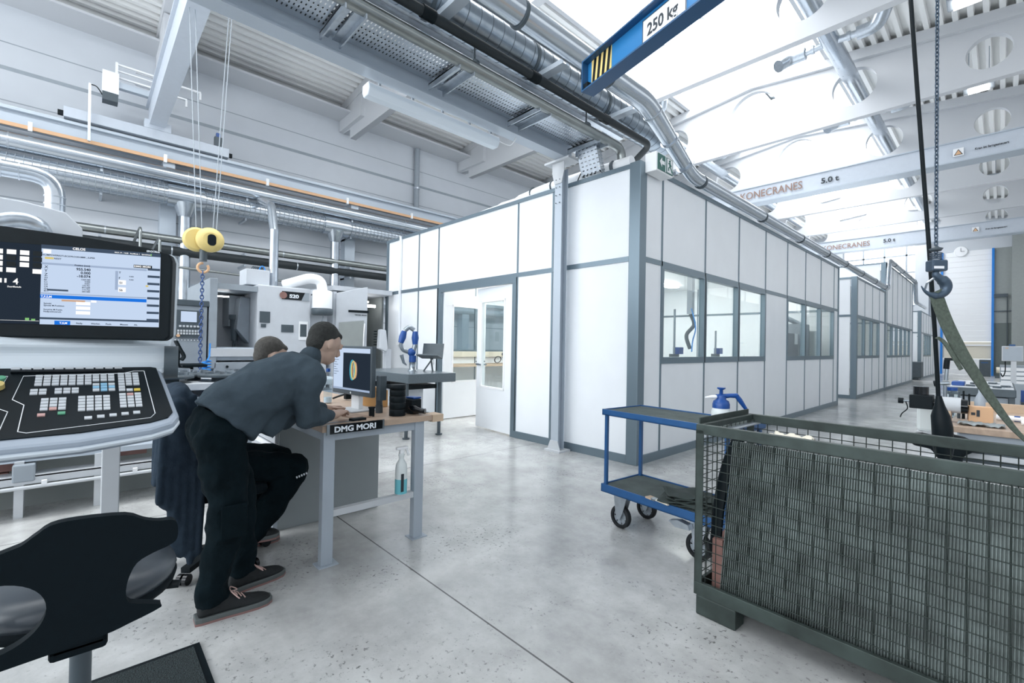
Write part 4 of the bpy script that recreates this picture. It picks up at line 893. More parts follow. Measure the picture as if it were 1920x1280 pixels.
# ---- standing worker, bent over the bench
hips = Vector((-2.745, .50, .93))
body = MB()
limb(body, [(-2.745, .52, .92), (-2.75, .60, 1.02), (-2.76, .74, 1.10), (-2.78, .90, 1.165), (-2.80, .98, 1.22)], [(.12, .08), (.12, .08), (.13, .085), (.13, .075), (.06, .05)], 18)
limb(body, [(-2.80, .96, 1.22), (-2.81, 1.02, 1.27), (-2.82, 1.05, 1.31)], [.055, .05, .05])
Lh, Xh = head(body, (-2.82, 1.075, 1.335), (-.12, .86, -.42))
for q, sh, el, wr in ((1, (-2.63, .93, 1.17), (-2.665, .925, .915), (-2.80, 1.14, .905)), (-1, (-2.96, .95, 1.18), (-3.06, 1.03, .92), (-3.12, 1.22, .90))):
    limb(body, [(-2.78, .93, 1.19), sh], [.06, .05]); limb(body, [sh, tuple((Vector(sh)+Vector(el))/2), el], [.048, .042, .036]); limb(body, [el, tuple((Vector(el)+Vector(wr))/2), wr], [.037, .034, .026])
hand(body, (-2.80, 1.14, .905), (-2.885, 1.215, .912), (.66, .75, 0), (-.2, .1, -.7), (-.9, .2, .1), r=.0098)
hand(body, (-3.12, 1.22, .903), (-3.17, 1.30, .90), (-.8, -.5, 0), (0, .1, -.8), (.9, .3, 0))
for hp_, kn, an in (((-2.655, .50, .90), (-2.615, .525, .50), (-2.615, .485, .10)), ((-2.835, .52, .90), (-2.85, .63, .50), (-2.83, .655, .10))):
    limb(body, [hp_, kn, an], [.075, .052, .038])
per = remesh(body, 'person', 'skin', None, .0065, 3, label='man in dark sweater and work trousers bending over the bench towards the monitor', category='person')
P1 = per
m = MB()   # hair cap
m.ball(Lh(0, -.030, .042), .101, 20, (.78, .95, .90), Xh); m.ball(Lh(0, -.055, .0), .078, 16, (.9, .78, 1.0), Xh); m.ball(Lh(0, .028, .078), .052, 14, (1.1, .95, .5), Xh)
remesh(m, 'hair', 'hair', per, .008, 2)
m = MB()   # sweater
limb(m, [(-2.745, .535, .93), (-2.75, .60, 1.00), (-2.76, .70, 1.075), (-2.77, .80, 1.13), (-2.78, .90, 1.175), (-2.80, .965, 1.22)], [(.19, .172), (.185, .165), (.19, .150), (.20, .145), (.195, .130), (.09, .075)], 22, b0=False)
limb(m, [(-2.80, .95, 1.22), (-2.81, .995, 1.265)], [.075, .064])
limb(m, [(-2.745, .66, .89), (-2.75, .74, .99), (-2.76, .84, 1.06)], [(.06, .14), (.07, .15), (.07, .14)])
for sh, el, wr in (((-2.63, .925, 1.165), (-2.665, .925, .922), (-2.765, 1.085, .908)), ((-2.95, .95, 1.17), (-3.06, 1.03, .93), (-3.10, 1.17, .908))):
    limb(m, [(-2.78, .90, 1.17), sh], [.105, .085]); limb(m, [sh, (sh[0]-.01, (sh[1]+el[1])/2-.015, 1.05), el], [.085, .074, .066]); limb(m, [el, tuple((Vector(el)+Vector(wr))/2), wr], [.064, .056, .042])
sw = remesh(m, 'sweater', 'sweater', per, .010, 5)
dtex = bpy.data.textures.new('folds', 'CLOUDS'); dtex.noise_scale = .09; dtex.noise_depth = 1
dp = sw.modifiers.new('folds', 'DISPLACE'); dp.texture = dtex; dp.strength = .03; dp.mid_level = .5
m = MB()   # trousers
limb(m, [(-2.745, .545, .97), (-2.745, .515, .90), (-2.74, .52, .83)], [(.16, .125), (.18, .14), (.15, .12)], 20, b0=False)
limb(m, [(-2.65, .495, .90), (-2.625, .52, .70), (-2.615, .535, .50), (-2.61, .50, .28), (-2.61, .475, .14), (-2.61, .478, .075)], [(.10, .115), (.092, .105), (.08, .084), (.068, .072), (.064, .072), (.066, .076)], 18, b1=False)
limb(m, [(-2.84, .50, .90), (-2.85, .57, .70), (-2.855, .63, .50), (-2.84, .65, .28), (-2.825, .65, .14), (-2.825, .655, .08)], [(.10, .115), (.092, .105), (.08, .084), (.068, .072), (.064, .068), (.064, .068)], 18, b1=False)
tr = remesh(m, 'trousers', 'trousers', per, .010, 4); dp = tr.modifiers.new('folds', 'DISPLACE'); dp.texture = dtex; dp.strength = .032; dp.mid_level = .5
MB().bx(-2.522, -2.516, .49, .60, .40, .56).build('knee_pocket', 'trousers', tr, bevel=.004)
shoe(per, (-2.615, .415, 0), (-2.60, .735, 0)); shoe(per, (-2.80, .575, 0), (-2.865, .875, 0))
# ---- seated colleague behind him
body = MB()
limb(body, [(-3.27, .60, .58), (-3.27, .62, .78), (-3.29, .74, .98), (-3.30, .83, 1.10)], [(.13, .09), (.13, .09), (.14, .085), (.06, .05)], 18)
limb(body, [(-3.30, .82, 1.10), (-3.33, .87, 1.18)], [.05, .048]); Lh, Xh = head(body, (-3.35, .925, 1.245), (.0, .92, -.30))
for sh, el, wr in (((-3.12, .80, 1.05), (-3.10, .95, .83), (-3.20, 1.08, .88)), ((-3.47, .82, 1.05), (-3.50, .97, .83), (-3.46, 1.12, .885))):
    limb(body, [(-3.29, .8, 1.05), sh], [.06, .05]); limb(body, [sh, el], [.045, .036]); limb(body, [el, wr], [.036, .025])
hand(body, (-3.20, 1.08, .885), (-3.24, 1.15, .892), (1, .3, 0), (0, .1, -1), (-1, .4, 0)); hand(body, (-3.46, 1.12, .89), (-3.45, 1.20, .893), (-1, 0, 0), (0, .1, -1), (1, .4, 0))
for hp_, kn, an in (((-3.16, .62, .58), (-3.09, .99, .545), (-3.17, .80, .14)), ((-3.38, .62, .58), (-3.42, .99, .545), (-3.38, .84, .12))):
    limb(body, [hp_, kn], [.08, .055]); limb(body, [kn, an], [.052, .038])
per = remesh(body, 'person', 'skin', None, .008, 3, label='seated man in dark clothes on the swivel chair, mostly hidden behind the bending worker', category='person')
m = MB(); m.ball(Lh(0, -.030, .042), .101, 20, (.78, .95, .90), Xh); m.ball(Lh(0, -.055, .0), .078, 16, (.9, .78, 1.0), Xh); m.ball(Lh(0, .028, .078), .052, 14, (1.1, .95, .5), Xh)
remesh(m, 'hair', 'hair_light', per, .008, 2)
m = MB(); limb(m, [(-3.27, .61, .66), (-3.27, .64, .82), (-3.29, .75, .98), (-3.30, .82, 1.09)], [(.18, .14), (.18, .135), (.2, .13), (.09, .075)], 20)
for sh, el, wr in (((-3.12, .79, 1.04), (-3.10, .94, .84), (-3.19, 1.06, .89)), ((-3.47, .81, 1.04), (-3.50, .96, .84), (-3.46, 1.10, .89))):
    limb(m, [(-3.29, .79, 1.03), sh], [.09, .075]); limb(m, [sh, el], [.065, .052]); limb(m, [el, wr], [.05, .038])
remesh(m, 'sweater', 'sweater', per, .011, 4)
m = MB(); limb(m, [(-3.27, .56, .66), (-3.27, .60, .58)], [(.18, .14), (.18, .13)], 20)
for q, kn, an in ((-3.16, (-3.09, 1.0, .545), (-3.17, .80, .17)), (-3.38, (-3.42, 1.0, .545), (-3.38, .84, .13))):
    limb(m, [(q, .60, .585), ((q+kn[0])/2, .82, .575), kn], [.105, .098, .088]); limb(m, [kn, tuple((Vector(kn)+Vector(an))/2), an], [.088, .09, .075])
tr = remesh(m, 'trousers', 'trousers', per, .011, 4); dp = tr.modifiers.new('folds', 'DISPLACE'); dp.texture = dtex; dp.strength = .028; dp.mid_level = .5
for k in range(5): MB().box((-2.998+.001*k, .985+.014*k, .505+.004*k), (.004, .008, .012), T=Matrix.Rotation(.3, 4, 'X')).build('reflective_mark', 'white_text', per)
shoe(per, (-3.20, .66, .105), (-3.16, .935, .105)); shoe(per, (-3.38, .76, 0), (-3.38, 1.0, 0))
# ---- office chair with jacket
t = thing('swivel_chair', 'black swivel office chair under the seated man', 'chair', (-3.27, .62, 0))
MB().box((-3.27, .62, .46), (.46, .44, .07)).build('seat', 'chair_black', t, bevel=.03)
MB().box((-3.27, .40, .80), (.40, .05, .46)).build('backrest', 'chair_black', t, bevel=.02)
MB().bx(-3.30, -3.24, .36, .385, .42, .7).bx(-3.30, -3.24, .36, .62, .40, .43).build('back_bar', 'black', t)
MB().cyl((-3.27, .62, .1), (-3.27, .62, .42), .03, n=14).build('column', 'black_gloss', t)
for k in range(5):
    a = R(28+72*k); e_ = Vector((math.cos(a), math.sin(a), 0)); c = Vector((-3.27, .62, .09))
    MB().bar(c, c+e_*.27+Vector((0, 0, -.015)), .05, .03).build('base_arm', 'black', t)
    w = c+e_*.28; w.z = .03; s_ = Vector((-e_.y, e_.x, 0))
    MB().cyl(w-s_*.028, w-s_*.006, .03, n=16).cyl(w+s_*.006, w+s_*.028, .03, n=16).build('caster', 'black_gloss', t)
t = thing('fleece_jacket', 'dark blue grey fleece jacket hanging over the swivel chair back', 'jacket', (-3.27, .36, 1.05))
def drape(x0, x1, yc, zt_, zb, amp, ph, thick, nx=44, nz=26):
    vs = []; fs = []
    for s_ in (0, 1):
        for j in range(nz+1):
            v = j/nz
            for i in range(nx+1):
                u = i/nx; x = x0+(x1-x0)*u; z = zt_-(zt_-zb(u))*v; f = amp*(.25+.75*v)*math.sin(u*19+ph+v*1.3)+amp*.5*math.sin(u*41+ph*2)*v
                vs.append((x+.01*math.sin(v*6+u*9), yc(v)+f+(thick if s_ else 0), z))
    n = nx+1; N = n*(nz+1)
    for s_ in (0, 1):
        for j in range(nz):
            for i in range(nx):
                q = (s_*N+j*n+i, s_*N+j*n+i+1, s_*N+(j+1)*n+i+1, s_*N+(j+1)*n+i); fs.append(q if s_ else q[::-1])
    for j in range(nz): fs += [(j*n, (j+1)*n, N+(j+1)*n, N+j*n), (j*n+nx, N+j*n+nx, N+(j+1)*n+nx, (j+1)*n+nx)]
    for i in range(nx): fs += [(i, N+i, N+i+1, i+1), (nz*n+i, nz*n+i+1, N+nz*n+i+1, N+nz*n+i)]
    return MB().add(vs, fs, True)
bodyj = MB(); limb(bodyj, [(-3.04, .375, .99), (-3.04, .36, .8), (-3.03, .355, .58), (-3.03, .35, .5)], [(.035, .05), (.05, .06), (.06, .055), (.06, .06)], 16)
limb(bodyj, [(-3.50, .37, .98), (-3.50, .36, .7), (-3.50, .36, .5)], [.04, .05, .05]); limb(bodyj, [(-3.46, .40, 1.04), (-3.27, .405, 1.055), (-3.08, .40, 1.04)], [(.05, .045), (.05, .05), (.05, .045)])
o = bodyj._m(drape(-3.50, -3.03, lambda v: .345-.03*v, 1.05, lambda u: .52-.04*math.sin(u*9), .016, 0, .03))
o._m(drape(-3.50, -3.03, lambda v: .43+.012*v, 1.05, lambda u: .20+.1*(1-u)*abs(math.sin(u*7)), .018, 1.4, .03))
for x in (-3.06, -3.02): limb(o, [(x, .375, 1.0), (x+.02, .38, .75), (x+.02, .385, .45), (x+.02, .40, .2)], [(.04, .05), (.028, .05), (.028, .05), (.022, .045)], 14)
for k, (yy, zz) in enumerate(((.30, .50), (.335, .47), (.37, .40), (.405, .22), (.44, .15), (.475, .19))):
    limb(o, [(-3.05, .36+.02*k-.03, 1.02), (-3.0, yy+.012, .78), (-2.99, yy, zz)], [(.018, .018), (.024, .02), (.028, .019)], 10)
j = remesh(o, 'jacket', 'fleece', t, .010, 4)
# ================================================================ control console at the left
t = thing('control_console', 'large machine control console with lit screen and keyboard panel', 'console', (-2.25, 0, .9))
# local frame: U along the screen width, V up, N towards the viewer
U = Vector((.334, .944, 0)).normalized(); N_ = Vector((U.y, -U.x, 0)); V = Vector((0, 0, 1)); S0 = Vector((-2.321, -.116, 1.3955))
def sp(u, v, d=0): return S0+U*u+V*v+N_*d
def sbox(m, u0, u1, v0, v1, d0, d1):
    vs = [sp(u, v, d) for v in (v0, v1) for d in (d0, d1) for u in (u0, u1)]
    return m.add(vs, [(0, 1, 3, 2), (4, 6, 7, 5), (0, 4, 5, 1), (2, 3, 7, 6), (0, 2, 6, 4), (1, 5, 7, 3)])
# housing outline with sloped top corner
poly = [(-.50, -.045), (.36, -.052), (.378, -.035), (.381, .255), (.372, .283), (.30, .302), (.12, .322), (-.10, .336), (-.50, .35)]
MB().prism(poly, sp(0, 0, -.06), U, V, .058).build('screen_housing', 'black', t, bevel=.006, label='black glass screen front')
MB().prism([(x*1.0+.003, y*1.0+.004) for x, y in poly], sp(0, 0, -.085), U, V, .03).build('back_shell', 'console', t, bevel=.01)
W0 = .343; H0 = .268
def scr(name, m, u0, u1, v0, v1, d=.0, prt=None):
    return sbox(MB(), u0, u1, v0, v1, -.002, .001+d).build(name, m, prt or t)
scr_o = scr('screen', 'scr_light', 0, W0, 0, H0)
scr('screen_sidebar', 'scr_dark', -.23, -.001, 0, H0+.012)
m = MB(); sbox(m, -.001, W0, H0, H0+.014, -.002, .001).build('status_bar', 'scr_slate', t)
def items(name, mt, rects, d=.001):
    for r in rects: sbox(MB(), *r, .0, .001+d).build(name, mt, t)
items('header_band', 'scr_mid', [(0, W0*.88, .212, .219), (0, W0*.88, .108, .112), (.208, .216, .135, .205)])
items('blue_band', 'scr_blue', [(0, W0*.885, .093, .105), (.04, .083, 0, .014)], .0015)
items('white_field', 'scr_white', [(.005, .026, .252, .266), (.218, .24, .155, .172), (.218, .24, .128, .145), (.098, .138, .073, .085), (.098, .138, .056, .068), (.098, .138, .039, .051), (.14, .155, .084, .092)], .0015)
items('orange_bar', 'scr_orange', [(.058, .123, .084, .090)], .0015)
items('yellow_field', 'scr_yellow', [(.010, .033, .232, .239), (.33-.03, .308, .152, .158)], .0015)
items('softkey_gap', 'scr_slate', [(W0*.89, W0, .215-.0275*k, .2235-.0275*k) for k in range(8)]+[(0, W0, .018, .025)], .0015)
items('cursor_bar', 'scr_slate', [(.018, .075, .120, .126)], .0016)
items('tile', 'scr_white', [(-.09-.034*k+.0, -.066-.034*k, .24-.021*r_, .256-.021*r_) for k, r_ in ((0, 0), (0, 3), (1, 0), (1, 1), (1, 2), (-2, 3), (-1, 0), (-1, 1), (-1, 2), (1, 3), (2, 0), (2, 1), (2, 3), (3, 0), (3, 1), (3, 2), (3, 3)) if not (k < 0 and False)], .0012)
items('dark_tile', 'black', [(-.09-.034*k, -.066-.034*k, .24-.021*r_, .256-.021*r_) for k, r_ in ((-2, 0), (-2, 1), (-2, 2), (0, 1), (0, 2), (2, 2))], .0012)
items('bar_icon', 'scr_white', [(-.118+.012*k, -.113+.012*k, .14, .155) for k in range(3)]+[(-.21, -.002, .0105, .0115)], .0014)
items('green_bar', 'scr_green', [(-.131, -.126, .14, .156), (-.038, -.028, .012, .021), (-.022, -.012, .012, .018), (-.15, -.14, .012, .018), (.313, .316, .270, .278)], .0014)
def stx(b_, sz, u, v, mt='scr_text', bold=.02, al='LEFT'): return text(b_, sz, sp(u, v, .0035), U, V, mt, t, 'screen_text', bold=bold, th=.0003, align=al)
stx('CELOS', .012, .085, H0+.003, 'scr_white', .03); text('ERGOline', .010, sp(.300, H0+.0165, .001), U, V, 'white_text', t, 'brand_lettering', bold=.03, th=.001)
stx('X\nY\nZ', .0135, .010, .199, bold=.01); stx('955.540\n0.000\n-18.074', .0125, .137, .198, bold=.03, al='RIGHT')
stx('Z3\nB1\nC1\nC3\nC4\nQ1\nB11', .0078, .010, .163); stx('1260.589\n0.000\n0.001\n175.701\n877.689\n115.722\n265.580', .0072, .137, .163, al='RIGHT')
stx('NC/MPF/WERKSTUECKPROGRAMM1_SUPER', .0075, .002, .2435); stx('RESET', .0075, .035, .2325); stx('Position [mm]', .0075, .092, .2135, bold=.03)
stx('T\n\nF', .010, .219, .196); stx('S1', .011, .221, .158); stx('S6', .011, .221, .131); stx('0.000\n\n0.000', .006, .250, .185)
stx('Spindel\nSpindel M-Funktion\n\nSonstige M-Funkt.\nNullpunktversch.', .0072, .010, .072); stx('T,F,S,M', .010, .002, .095, 'scr_white'); stx('T,S,M', .0095, .054, .003, 'scr_white', .03)
for k, w_ in enumerate(('Nullp.', 'Werkst.', 'Posit.', 'Messen', 'Ab.')): stx(w_, .008, .10+.042*k, .004)
scr('dmg_badge', 'black', .262, .318, .222, .233, .0015); text('DMG MORI', .0085, sp(.2635, .2245, .004), U, V, 'scr_white', t, 'screen_text', bold=.04, th=.0003, sx=1.2)
stx('4', .030, -.072, .136, 'scr_white', .01); stx('Zugriffsstufe', .0072, -.086, .125, 'scr_white'); stx('FORMANT\nPlan.PDF\n375\nPDF\n575\nGehaeuseV3.PDF', .0078, -.20+.04, .098, 'scr_white')
stx('04.01.19 - 14:58   Pos/Mode 1   Spindeltest', .0062, .205, .2715, 'scr_white')
# hood between screen and keyboard
KB0 = Vector((-2.262, .195, 1.238)); KF0 = Vector((-1.915, .195, 1.07))
KU = Vector((.11, .994, 0)).normalized(); kd = (KF0-KB0); KL = kd.length; kd.normalize(); kn_ = KU.cross(kd)*-1
if kn_.z < 0: kn_ = -kn_
def kp(u, v, d=0): return KB0+KU*u+kd*v+kn_*d     # u: 0 at the right edge, negative to the left; v: down the panel
def hood(u0, u1, name, m):
    pr = [(-.13, .125), (-.10, .125), (-.055, .085), (-.075, .055), (-.06, .01), (-.015, -.005), (.0, -.02), (-.13, -.05)]
    vs = []; 
    for u in (u0, u1): vs += [Vector(KB0)+KU*u+N_*(x+.03)+V*z for x, z in pr]
    n = len(pr); fs = [(i, (i+1) % n, n+(i+1) % n, n+i) for i in range(n)]+[tuple(range(n))[::-1], tuple(range(n, 2*n))]
    return MB().add(vs, fs).build(name, m, t, bevel=.012)
hood(-.62, .045, 'hood', 'console')
MB().cyl(KB0+KU*.03+N_*-.03+V*.02, KB0+KU*.075+N_*-.03+V*.02, .065, n=24).build('swivel_knob', 'machine_dark', t, bevel=.008)
def kpoly(pts, d0, th, name, m, bevel=0): return MB().prism(pts, kp(0, 0, d0), KU, kd, -th if False else th).build(name, m, t, bevel=bevel)
shell = [(-.62, -.01), (.0, -.01), (.028, .01), (.052, .345), (.030, .39), (-.03, .42), (-.2, .455), (-.62, .475)]
m = MB(); vs = [kp(x, y, .0) for x, y in shell]+[kp(x*1.0, y, -.05) for x, y in shell]; n = len(shell)
m.add(vs, [tuple(range(n)), tuple(range(n, 2*n))[::-1]]+[(i, n+i, n+(i+1) % n, (i+1) % n) for i in range(n)]); m.build('keyboard_shell', 'console_grey', t, bevel=.012)
sh2 = [(x, y+.012 if y > .2 else y) for x, y in shell]
m = MB(); vs = [kp(x, y, -.018) for x, y in sh2]+[kp(x, y, -.03) for x, y in sh2]
m.add(vs, [tuple(range(n)), tuple(range(n, 2*n))[::-1]]+[(i, n+i, n+(i+1) % n, (i+1) % n) for i in range(n)]); m.build('edge_trim', 'console', t, bevel=.003)
face = [(-.62, .0), (-.005, .0), (.012, .008), (.034, .325), (.018, .358), (-.03, .380), (-.2, .410), (-.62, .43)]
m = MB(); vs = [kp(x, y, .004) for x, y in face]+[kp(x, y, -.004) for x, y in face]; n = len(face)
m.add(vs, [tuple(range(n)), tuple(range(n, 2*n))[::-1]]+[(i, n+i, n+(i+1) % n, (i+1) % n) for i in range(n)]); m.build('key_panel', 'black', t)
m = MB()
def outline(pts, r=.0013): m.tube([kp(x, y, .0045) for x, y in pts], r, 5, closed=True)
outline([(-.344, .056), (-.086, .047), (-.057, .032), (-.026, .032), (-.014, .33), (-.028, .355), (-.315, .395), (-.333, .385), (-.33, .24), (-.358, .205)])
outline([(-.60, .03), (-.380, .056), (-.404, .235), (-.362, .275), (-.37, .37), (-.40, .40), (-.60, .41)])
m.build('panel_line', 'white', t)
m = MB()
def key(u, v, w=.021, h=.0115, d=.004, mm=None): 
    q = mm or m; vs = [kp(u+a*w/2, v+b_*h/2, dd) for dd in (.004, .004+d) for b_ in (-1, 1) for a in (-1, 1)]
    q.add(vs, [(0, 2, 3, 1), (4, 5, 7, 6), (0, 1, 5, 4), (2, 6, 7, 3), (0, 4, 6, 2), (1, 3, 7, 5)])
def kv(px, py): return px, py
# rows of keys: columns counted from the right
K = {'key': MB(), 'key_blue': MB(), 'key_red': MB(), 'key_green': MB(), 'key_yellow': MB()}
cp, rp = .0205, .0188
nk = 0
def keys(u0, v0, nc, nr, mt='key', skip=()):
    for c in range(nc):
        for r_ in range(nr):
            if (c, r_) not in skip: key(u0+c*cp, v0+r_*rp, .0172, .0140, mm=K[mt])
keys(-.306, .062, 7, 4); keys(-.1627, .060, 3, 3); keys(-.0945, .056, 3, 5); keys(-.0945, .151, 1, 2); keys(-.074, .172, 1, 1); keys(-.0535, .172, 1, 1, 'key_yellow')
keys(-.313, .156, 2, 2); keys(-.256, .154, 3, 2)
for c, r_ in ((0, 0), (0, 2), (2, 0), (2, 2)): keys(-.1627+c*cp, .128+r_*rp, 1, 1)
for c, r_ in ((1, 0), (0, 1), (1, 1), (2, 1), (1, 2)): keys(-.1627+c*cp, .128+r_*rp, 1, 1, 'key_blue')
keys(-.285, .216, 3, 4, skip=((1, 3),)); keys(-.2645, .2724, 1, 1, 'key_red'); keys(-.289, .305, 1, 1, 'key_red'); keys(-.244, .300, 1, 1, 'key_green')
keys(-.198, .211, 4, 5); keys(-.0945, .202, 3, 5, skip=((1, 0),)); keys(-.074, .202, 1, 1, 'key_red')
for k in range(5): key(-.182+.030*k, .336-.004*k, .018, .014, mm=K['key'])
for k in range(11): key(-.365+.0265*k, .016, .021, .014, .010, mm=K['key'])
for k, mb in K.items(): mb.build('key_block', k, t, kind='stuff') if k == 'key' else mb.build('coloured_key', k, t)
m = MB(); vs = [kp(u, v, d) for d in (.004, .012) for v in (.026, .040) for u in (-.375, -.085)]
m.add(vs, [(0, 2, 3, 1), (4, 5, 7, 6), (0, 1, 5, 4), (2, 6, 7, 3), (0, 4, 6, 2), (1, 3, 7, 5)]); m.build('wrist_bar', 'black_gloss', t)
MB().cyl(kp(-.40, .13, .004), kp(-.40, .13, .02), .02, n=20).build('yellow_button', 'yellow', t); MB().cyl(kp(-.395, .075, .004), kp(-.395, .075, .012), .013, n=16).build('green_button', 'key_green', t)
MB().cyl((-2.16, -.02, .98), (-2.16, -.02, 1.03), .018, n=16).build('lock', 'black_gloss', t)
MB().bx(-2.90, -2.84, .07, .135, .0, 1.2).build('post', 'paint_grey', t, bevel=.004); MB().bx(-2.9, -2.3, .07, .135, 1.12, 1.2).build('arm', 'paint_grey', t)
# ================================================================ black chair in front
t = thing('work_chair', 'black moulded work chair in the foreground, cut-outs in its backrest', 'chair', (-1.85, .03, 0))
oc = [(-.40, .575), (-.40, .80), (-.135, .851), (-.083, .875), (-.052, .897), (0, .9), (.089, .89), (.129, .868), (.16, .857), (.19, .853), (.202, .838), (.202, .80), (.185, .785), (.148, .774), (.115, .757), (.098, .72), (.094, .68), (.105, .655), (.15, .637), (.17, .622), (.10, .603), (.035, .592), (-.2, .58)]
plate_holes(smooth([(x, y, 0) for x, y in oc]+[(oc[0][0], oc[0][1], 0)], 3)[:-1] and [(p.x, p.y) for p in smooth([(x, y, 0) for x, y in oc]+[(oc[0][0], oc[0][1], 0)], 3)[:-1]],
            [(-.155, .70, .10, .082)], (-1.575, 0, 0), (0, .985, 0), (0, 0, 1), .03, 'backrest', 'chair_black', t).modifiers.new('bevel', 'BEVEL').width = .01
m = MB()
prof = [(.05, .595), (.19, .592), (.225, .61), (.235, .64), (.225, .665), (.19, .685), (.10, .692), (.02, .688)]
m.lathe(prof, (-1.85, .0, 0), 40); m.build('seat', 'leather', t)
MB().lathe([(.05, .57), (.20, .572), (.228, .59), (.236, .615), (.2, .625)], (-1.85, .0, 0), 40).build('seat_shell', 'chair_black', t)
MB().bx(-1.64, -1.58, -.05, .06, .56, .66).bx(-1.84, -1.58, -.05, .06, .55, .585).build('back_bracket', 'chair_black', t, bevel=.01)
MB().tube([(-1.80, .12, .60), (-1.78, .20, .585), (-1.77, .235, .58)], [(.008, .02), (.009, .026), (.008, .022)], 12).build('lever', 'black', t)
MB().cyl((-1.80, .01, .12), (-1.80, .01, .57), .024, n=20).build('gas_column', 'machine_dark', t)
for k in range(5):
    a = R(20+72*k); e_ = Vector((math.cos(a), math.sin(a), 0)); c = Vector((-1.80, .01, .11)); MB().bar(c, c+e_*.26-Vector((0, 0, .02)), .05, .03).build('base_arm', 'black', t)
    w = c+e_*.27; w.z = .028; s_ = Vector((-e_.y, e_.x, 0)); MB().cyl(w-s_*.02, w+s_*.02, .028, n=14).build('caster', 'black_gloss', t)
t = thing('floor_mat', 'dark speckled carpet mat at the bottom left', 'mat', (-2.2, .2, 0))
MB().bx(-2.43, -1.3, -.6, .40, .001, .008).build('mat_edge', 'black', t); MB().bx(-2.405, -1.3, -.6, .375, .008, .012).build('pile', 'carpet', t)
# ================================================================ blue trolley
t = thing('tool_trolley', 'blue two shelf trolley with ribbed grey mats', 'trolley', (-1.6, 3.1, 0), rz=0, world=True)
TX = Matrix.Translation((-2.085, 2.90, 0)) @ Matrix.Rotation(R(-5), 4, 'Z')
LX, LY = .985, .48
for z0, h in ((.845, .03), (.265, .045)):
    z1 = z0+h
    MB().bx(0, LX, 0, .012, z0-.01, z1+.005).bx(0, LX, LY-.012, LY, z0-.01, z1+.005).bx(0, .012, 0, LY, z0-.01, z1+.005).bx(LX-.012, LX, 0, LY, z0-.01, z1+.005).bx(0, LX, 0, LY, z0-.01, z0).T(TX).build('shelf_frame', 'blue', t, bevel=.002)
    m = MB().bx(.012, LX-.012, .012, LY-.012, z0, z1-.006)
    for k in range(46): m.bx(.014, LX-.014, .016+k*.0098, .020+k*.0098, z1-.006, z1-.003)
    m.T(TX).build('ribbed_mat', 'ribmat', t)
for x in (.015, LX-.04):
    for y in (.015, LY-.04): MB().bx(x, x+.024, y, y+.024, .3, .85).T(TX).build('post', 'blue', t, bevel=.002)
for k, (x, y) in enumerate(((.16, .08), (LX-.2, .08), (.16, LY-.08), (LX-.2, LY-.08))):
    r_ = .085; c = (x-.03, y, r_)
    wh = MB().lathe([(.06, -.02), (r_-.004, -.02), (r_, -.012), (r_, .012), (r_-.004, .02), (.06, .02), (.06, -.02)], c, 28, 'Y', caps=False).T(TX).build('wheel', 'rubber', t)
    sp_ = MB().cyl((c[0], y-.022, r_), (c[0], y+.022, r_), .018, n=14)
    for q in range(7): a = R(360/7*q); sp_.bar((c[0]+.018*math.cos(a), y, r_+.018*math.sin(a)), (c[0]+.066*math.cos(a), y, r_+.066*math.sin(a)), .034, .010, upv=(0, 1, 0))
    sp_.tube(arc((c[0], y, r_), .066, 0, 360, 28, (1, 0, 0), (0, 0, 1)), .008, 6).T(TX).build('wheel_spokes', 'machine_mid', wh)
    MB().prism([(-.045, .25), (.075, .25), (.04, .13), (.012, .07), (-.012, .07), (-.03, .13)], (c[0], y-.028, 0), (1, 0, 0), (0, 0, 1), .004).prism([(-.045, .25), (.075, .25), (.04, .13), (.012, .07), (-.012, .07), (-.03, .13)], (c[0], y+.026, 0), (1, 0, 0), (0, 0, 1), .004).bx(c[0]-.05, c[0]+.08, y-.045, y+.045, .245, .255).T(TX).build('fork', 'galv', t)
    if k == 1: MB().prism([(-.05, 0), (.02, .02), (.09, .01), (.1, -.02), (.0, -.03)], (c[0]-.12, y-.035, .215), (1, 0, 0), (0, 0, 1), .05).T(TX).build('brake_pedal', 'galv', t)
t = thing('garden_sprayer', 'blue and white pump sprayer on the trolley top by the crate', 'sprayer', (-1.24, 3.0, .87))
sx_, sy_ = -1.23, 2.99
MB().lathe([(.05, .87), (.058, .88), (.058, .95), (.05, .975), (.04, .985)], (sx_, sy_, 0), 24).build('tank', 'bottle_white', t)
MB().lathe([(.052, .975), (.052, 1.0), (.046, 1.02), (.03, 1.03), (.028, 1.055)], (sx_, sy_, 0), 24).build('collar', 'plastic_blue', t)
MB().lathe([(.012, 1.055), (.011, 1.09), (.025, 1.098), (.025, 1.106)], (sx_, sy_, 0), 20).build('pump_knob', 'plastic_blue', t)
e = Vector((.72, .694, 0)); c = Vector((sx_, sy_, 0))
MB().tube([c-e*.03+V*1.045, c+e*.055+V*1.055, c+e*.10+V*1.055], [.018, .014, .016], 12).tube([c+e*.09+V*1.062, c+e*.115+V*1.03, c+e*.16+V*.965], [(.014, .018), (.016, .018), (.010, .012)], 10).build('grip', 'plastic_blue', t)
MB().tube([c-e*.03+V*1.045, c-e*.06+V*1.045, c-e*.1+V*1.04], [.012, .011, .005], 10).build('nozzle', 'white', t)
t = thing('cloth_rags', 'crumpled dark grey rags on the lower trolley shelf', 'cloth', (-1.5, 3.0, .3))
random.seed(3)
